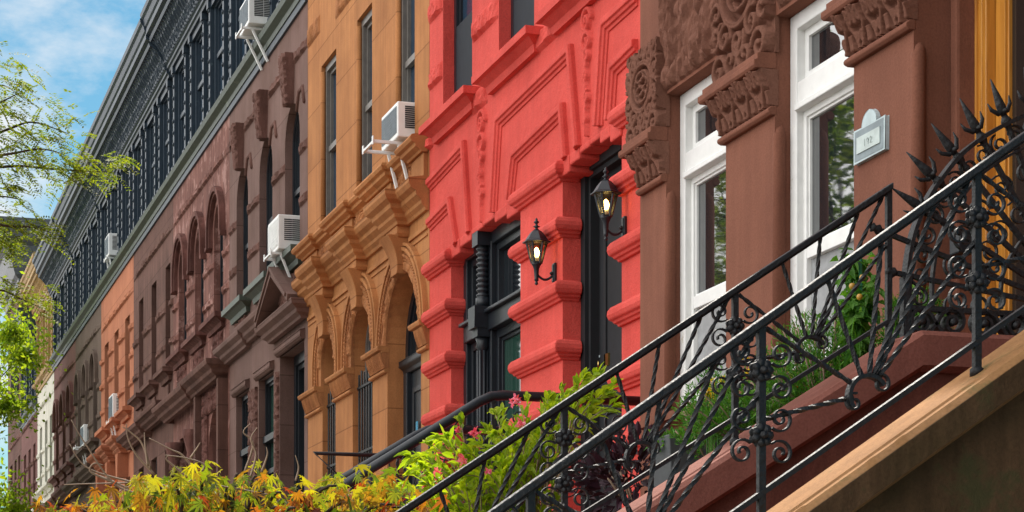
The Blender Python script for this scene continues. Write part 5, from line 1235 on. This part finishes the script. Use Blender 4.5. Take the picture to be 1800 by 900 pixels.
m = MB(); y0, y1 = at3(1158, 800, -9.93)[1], at3(1290, 800, -9.93)[1]; x0, x1 = c[0]-.14, c[0]+.14; z0 = c[2]-.14; z1 = c[2]+.10
m.add([(x0+.02, y0+.02, z0), (x1-.02, y0+.02, z0), (x1-.02, y1-.02, z0), (x0+.02, y1-.02, z0), (x0, y0, z1), (x1, y0, z1), (x1, y1, z1), (x0, y1, z1), (x0+.02, y0+.02, z1), (x1-.02, y0+.02, z1), (x1-.02, y1-.02, z1), (x0+.02, y1-.02, z1), (x0+.02, y0+.02, z1-.04), (x1-.02, y0+.02, z1-.04), (x1-.02, y1-.02, z1-.04), (x0+.02, y1-.02, z1-.04)],
      [(0,3,2,1), (0,1,5,4), (1,2,6,5), (2,3,7,6), (3,0,4,7), (4,5,9,8), (5,6,10,9), (6,7,11,10), (7,4,8,11), (8,9,13,12), (9,10,14,13), (10,11,15,14), (11,8,12,15)]); m.build('box', M['planter'], PB, bevel=.006); one_box('soil', M['soil'], PB, x0+.02, x1-.02, y0+.02, y1-.02, z1-.08, z1-.035)
one_box('foot', M['planter'], PB, x0+.03, x1-.03, y0+.1, y1-.1, bedz, z0)
c = at3(1190, 778, -9.93); clump('low_herb', 'small bright green herb sprouting from the grey planter', c, (.10, .16, .05), 160, M['tomato'], .045, .022, 4)
def feathery(label, c, rad, seed, n_=150, ml='cypress'):
    rng = random.Random(seed); h = empty('feathery_shrub', (c[0], c[1], c[2]-rad[2]), label, 'shrub', 'feathery green shrubs along the brown stoop'); m = MB(); s_ = MB()
    for k in range(n_):
        v = rnd_dir(rng, .5); v.z = abs(v.z); tip = Vector((c[0]+v.x*rad[0], c[1]+v.y*rad[1], c[2]-rad[2]*.4+v.z*rad[2]*1.4)); b0 = Vector((c[0]+v.x*rad[0]*.2, c[1]+v.y*rad[1]*.2, c[2]-rad[2])); d = (tip-b0).normalized()
        for j in range(16):
            q = b0.lerp(tip, .35+.65*j/16)+rnd_dir(rng)*.012
            for i in range(2): leaflet(m, q, d+rnd_dir(rng)*.9, rng.uniform(.022, .045), .007, rng.uniform(-1.5, 1.5))
        if k % 6 == 0: s_.tube([b0, tip], .004, 4)
    m.build('foliage', M[ml], h); s_.build('stem', M['twig'], h)
feathery('large feathery green shrub by the right white window', at3(1455, 645, -8.33), (.24, .34, .24), 5, 260)
feathery('low feathery green shrub under the yellow daisies', at3(1330, 720, -9.0), (.22, .40, .16), 6, 220)
feathery('tall wispy green shrub between yellow daisies and planter', at3(1262, 735, -9.4), (.18, .22, .24), 7, 120)
feathery('small feathery shrub seen through the spiked guard scrolls', at3(1612, 570, -7.97), (.10, .16, .15), 8, 110)
def flowers(name, label, pts, X, mat, seed, stems=True):
    rng = random.Random(seed); q0 = PX(*pts[0], X); h = empty(name, (X, q0[1], bedz), label, 'flowers'); m = MB(); s_ = MB(); cc = MB()
    for a, b in pts:
        q = Vector(PX(a, b, X+rng.uniform(-.1, .1)))
        for k in range(11): an = k*2*math.pi/11; lance(m, q, Vector((.3, math.cos(an), math.sin(an))), .026, .012, 1.2, 0, .1)
        cc.lathe(tuple(q), [(0, -.008), (.008, -.005), (.009, 0), (.006, .008), (0, .009)], 8, 'x'); s_.tube([(q.x, q.y, bedz), q], .003, 4)
    m.build('petals', mat, h); cc.build('flower_centres', M['brass'] if mat != M['redpetal'] else M['redpetal'], h); s_.build('stem', M['cypress'], h)
flowers('yellow_daisies', 'yellow daisies above the low feathery shrub', [(1250, 684), (1256, 696), (1270, 668), (1247, 700), (1378, 665), (1384, 660), (1375, 672), (1316, 655), (1322, 648), (1262, 690), (1243, 690), (1310, 634), (1252, 672)], -9.1, M['yellow'], 3)
flowers('red_flowers', 'small red flowers at the foot of the large feathery shrub', [(1404, 682), (1412, 680), (1420, 677), (1398, 684), (1408, 686), (1417, 684), (1425, 681)], -8.47, M['redpetal'], 4)
# tomato plant on a green stake
X = -8.15; base = at3(1520, 610, X); TP = empty('tomato_plant', (X, base[1], bedz), 'tall tomato plant tied to a green stake below the plaque', 'plant')
m = MB(); t_ = at3(1512, 455, X); m.tube([(X, base[1], bedz), t_], .009, 6); m.build('stake', M['stake'], TP)
rng = random.Random(31); m = MB(); s_ = MB(); fr = MB()
for k in range(9):
    a = rng.uniform(1485, 1550); b = rng.uniform(440, 560); T = Vector(at3(a, b, X+rng.uniform(-.12, .12))); c = curve3(Vector((X, base[1], bedz+.1)), Vector((X, (base[1]+T.y)/2, T.z-.05)), T, 12); s_.tube(c, .005, 5)
    for i in range(3, 13):
        for q in range(7): lance(m, c[i]+rnd_dir(rng)*.03, rnd_dir(rng, -.1), rng.uniform(.04, .085), rng.uniform(.022, .04), rng.uniform(-1.5, 1.5), .7)
m.build('foliage', M['tomato'], TP); s_.build('stem', M['cypress'], TP)
for a, b in ((1516, 488), (1511, 522), (1498, 503)):
    q = at3(a, b, X+.1); fr = MB(); fr.lathe(q, [(0, -.014), (.010, -.010), (.014, 0), (.010, .010), (0, .014)], 10); fr.build('tomato', M['fruit'], TP)

# japanese maple in the front garden
rng = random.Random(5); XM = -8.85
outl = [(60, 905), (100, 875), (150, 868), (210, 862), (245, 835), (300, 822), (345, 815), (400, 818), (440, 815), (490, 848), (540, 858), (590, 838), (640, 822), (690, 820), (730, 862), (760, 900)]
def ztop(px):
    for (a, b), (c, d) in zip(outl[:-1], outl[1:]):
        if a <= px <= c: return b+(d-b)*(px-a)/(c-a)
    return 905
MT = empty('japanese_maple', (XM, -3.6, 0), 'japanese maple with orange, red and yellow green leaves in the front garden', 'tree')
ly = MB(); lo_ = MB(); st = MB(); trunk_top = Vector((XM, -3.6, 1.0))
st.tube([(XM, -3.6, 0), (XM+.05, -3.62, .5), trunk_top], [.06, .05, .04], 10)
for k in range(210):
    px = rng.uniform(62, 755); yt = ztop(px)+abs(rng.gauss(0, 34))+14
    if rng.random() < .3: yt = ztop(px)+rng.uniform(8, 130)
    X = XM+rng.uniform(-.55, .75); T = Vector(PX(px, yt, X)); c = curve3(trunk_top, Vector((trunk_top.x*.5+T.x*.5, trunk_top.y*.35+T.y*.65, T.z+.08)), T, 14)
    if k % 3 == 0: st.tube(c, [.018*(1-.85*i/14)+.002 for i in range(15)], 5)
    left = px < 230 or rng.random() < .25
    for j in range(rng.choice((4, 5, 6, 7))):
        p = T+Vector((rng.gauss(0, .06), rng.gauss(0, .07), rng.gauss(-.02, .035))); d = Vector((rng.uniform(-1, 1), rng.uniform(-1, 1), rng.uniform(-1.3, .25)))
        maple_leaf(lo_ if left and rng.random() < .8 else ly, p, d, rng.uniform(.038, .068), rng.uniform(-1.4, 1.4), rng)
for k in range(420):     # the rest of the crown, mostly below the frame
    p = Vector((XM+rng.gauss(0, .5), -3.6+rng.gauss(0, .5), rng.uniform(1.35, 2.2))); maple_leaf(ly if rng.random() < .6 else lo_, p, Vector((rng.uniform(-1, 1), rng.uniform(-1, 1), -.5)), .055, rng.uniform(-.9, .9), rng)
ly.build('yellow_foliage', M['mapleleaf'], MT); lo_.build('orange_foliage', M['mapleorange'], MT); st.build('trunk', M['bark'], MT)
tw = MB()
twp = [[(330, 870), (270, 850), (180, 850), (112, 852)], [(300, 862), (210, 842), (150, 820), (122, 780)], [(205, 850), (160, 830), (165, 815), (182, 818)], [(272, 835), (240, 800), (225, 770), (222, 745)], [(265, 825), (250, 780), (230, 760), (215, 750)], [(260, 820), (255, 780), (254, 760)], [(330, 840), (300, 815), (292, 806), (298, 800)], [(300, 870), (340, 900), (250, 850), (180, 885)],
       [(330, 850), (360, 820), (330, 806), (290, 800)], [(470, 870), (420, 860), (370, 850), (355, 835)], [(430, 830), (445, 780), (428, 760), (440, 745)], [(440, 840), (450, 800), (441, 772), (452, 752)], [(335, 805), (345, 790), (352, 778)], [(230, 862), (190, 842), (170, 835)], [(520, 845), (525, 822), (519, 800)], [(460, 830), (470, 800), (468, 786)], [(345, 830), (320, 800), (300, 790), (262, 770)], [(250, 870), (200, 850), (150, 780), (125, 738)]]
for i, P_ in enumerate(twp):
    q = smooth([Vector(PX(a, b, XM+.25+.05*(i % 3))) for a, b in P_], 5); n_ = len(q); tw.tube(q, [.0055*(1-.7*j/(n_-1)) for j in range(n_)], 5)
tw.build('bare_twigs', M['twig'], MT)

# street trees
def spray(m, c, r_, n_, rng, fn):
    for k in range(n_):
        v = rnd_dir(rng)*rng.random()**.5; fn(m, c+Vector((v.x*r_, v.y*r_, v.z*r_*.55)))
XT = -20.0; rng = random.Random(9)
LT = empty('honey_locust', (XT, -5.9, 0), 'honey locust street tree reaching its light green branches over the pavement', 'tree', None)
lf = MB(); st = MB()
st.tube([(XT, -5.9, 0), (XT+.1, -5.9, 2), (XT-.05, -5.8, 4), (XT, -5.6, 5)], [.19, .15, .12, .09], 12)
hubt = Vector((XT, -5.65, 4.9))
def pin(m, p): 
    d = Vector((rng.uniform(-1, 1), rng.uniform(-.4, 1.2), rng.uniform(-.5, .35))); pinnate(m, p, d, rng, rng.uniform(.12, .20), 8, .042, .018)
limbs = [[(-160, 320), (-60, 300), (30, 292), (90, 297), (140, 300), (200, 303)], [(-160, 300), (-40, 250), (20, 225), (60, 215), (120, 235)], [(-150, 260), (-50, 200), (0, 180), (30, 165)], [(-150, 380), (-60, 350), (0, 345), (40, 352)], [(-150, 420), (-40, 395), (20, 398), (60, 400), (92, 410)], [(-140, 440), (-40, 410), (5, 425), (20, 440)], [(-150, 520), (-60, 520), (0, 510), (35, 525), (70, 540)], [(-150, 200), (-60, 160), (0, 150), (25, 160)], [(-140, 300), (-40, 280), (20, 270), (70, 262), (110, 270)]]
for i, P_ in enumerate(limbs):
    xx = XT+rng.uniform(-.5, .5); q = [hubt] + [Vector(PX(a, b, xx)) for a, b in P_]; q = smooth(q, 5); n_ = len(q)
    st.tube(q, [.020*(1-j/(n_-1))+.003 for j in range(n_)], 6)
    for j in range(6, n_):
        t = j/(n_-1); w = {0: .10 if t > .72 else .20, 4: .07, 5: .07, 6: .09, 3: .09}.get(i, .24)
        for k in range(5 if i else 9): spray(lf, q[j]+Vector((rng.gauss(0, .22), 0, rng.gauss(w*.3, w*.5))), w, 1, rng, pin)
for k in range(900):
    v = rnd_dir(rng)*rng.random()**.4; pin(lf, Vector((XT+v.x*2.6, -6.7+v.y*2.2, 6.7+v.z*2.0)))
for k in range(14): v = rnd_dir(rng, .3); st.tube([hubt, hubt+Vector((v.x*1.0, -.5+v.y*.8, .7)), Vector((XT+v.x*2.2, -7.2+v.y*1.6, 6.9+v.z*1.6))], [.05, .03, .006], 6)
lf.build('crown', M['locust'], LT); st.build('trunk', M['bark'], LT)

def big_tree(name, label, base, h, rad, n_, mat, seed, leaf=.10, group=None, cz=None):
    rng = random.Random(seed); r_ = empty(name, base, label, 'tree', group); lf = MB(); st = MB(); b = Vector(base); c = b+Vector((0, 0, cz or h-rad[2]))
    st.tube([b, b+Vector((.1, .05, h*.3)), b+Vector((0, 0, h*.55)), c+Vector((0, 0, rad[2]*.6))], [.2, .16, .12, .03], 10); cl_ = []
    for k in range(80 if n_ > 60000 else 46):
        v = rnd_dir(rng, .1); q = rng.uniform(.5, 1.0); t = c+Vector((v.x*rad[0]*q, v.y*rad[1]*q, v.z*rad[2]*q)); cl_.append(t)
        s0 = b+Vector((0, 0, h*rng.uniform(.35, .6))); st.tube(curve3(s0, (s0+t)/2+Vector((0, 0, -.2)), t, 6), [.05-.044*i/6 for i in range(7)], 5)
    for k in range(n_):
        t = rng.choice(cl_); v = rnd_dir(rng)*abs(rng.gauss(0, .42))
        leaflet(lf, t+Vector((v.x*rad[0]*.36, v.y*rad[1]*.36, v.z*rad[2]*.22)), rnd_dir(rng, -.3), leaf*rng.uniform(.6, 1.2), leaf*.55, rng.uniform(-1.5, 1.5))
    lf.build('crown', M[mat], r_); st.build('trunk', M['bark'], r_); return r_
big_tree('street_tree', 'bright yellow green street tree far off at the left edge of the row', (-50, -3.6, 0), 12.0, (3.2, 3.3, 4.9), 80000, 'brightleaf', 41, .13, 'street trees')
big_tree('street_tree', 'dark green low branch tree in front of the cream house', (-43, -4.1, 0), 7.6, (1.8, 2.2, 1.6), 5000, 'treeleaf', 42, .10, 'street trees')
TREES = 'street trees mirrored in the windows'
for i, (x, y, h) in enumerate(((-23, -6.5, 10.2), (-34, -9.6, 11), (-31, -15.5, 11), (-45, -17, 13), (-58, -24, 14))):
    if i == 0: t0 = big_tree('street_tree', 'leafy street tree across the road, mirrored in the white windows', (x, y, 0), 10.2, (3.0, 2.7, 3.9), 30000, 'treeleaf', 50, .12, TREES)
    else:
        r_ = t0.copy(); COL.objects.link(r_); r_.location = (x, y, 0); r_.rotation_euler.z = i*1.3; r_.scale = (h/10.2,)*3; r_['label'] = 'leafy street tree mirrored in the windows, %s by distance' % ('second', 'third', 'fourth', 'last')[i-1]
        for ch in t0.children: c_ = ch.copy(); COL.objects.link(c_); c_.parent = r_
for i, (x, y, h) in enumerate(((5.5, -6.6, 9.0), (12.0, -5.2, 10.5), (9.0, -13.0, 11.0), (15, -1.5, 10.0))):  # unseen trees added to block sky light from the reveals
    r_ = t0.copy(); COL.objects.link(r_); r_.location = (x, y, 0); r_.rotation_euler.z = 2+i*1.7; r_.scale = (h/10.2*1.2,)*2+(h/10.2,); r_['group'] = 'unseen trees added behind the viewpoint to dim the light'
    r_['label'] = 'unseen leafy tree added behind the viewpoint to dim the light, %s' % ('nearest to it', 'second nearest on the pavement side', 'across the road', 'closest to the house fronts')[i]
    for ch in t0.children: c_ = ch.copy(); COL.objects.link(c_); c_.parent = r_
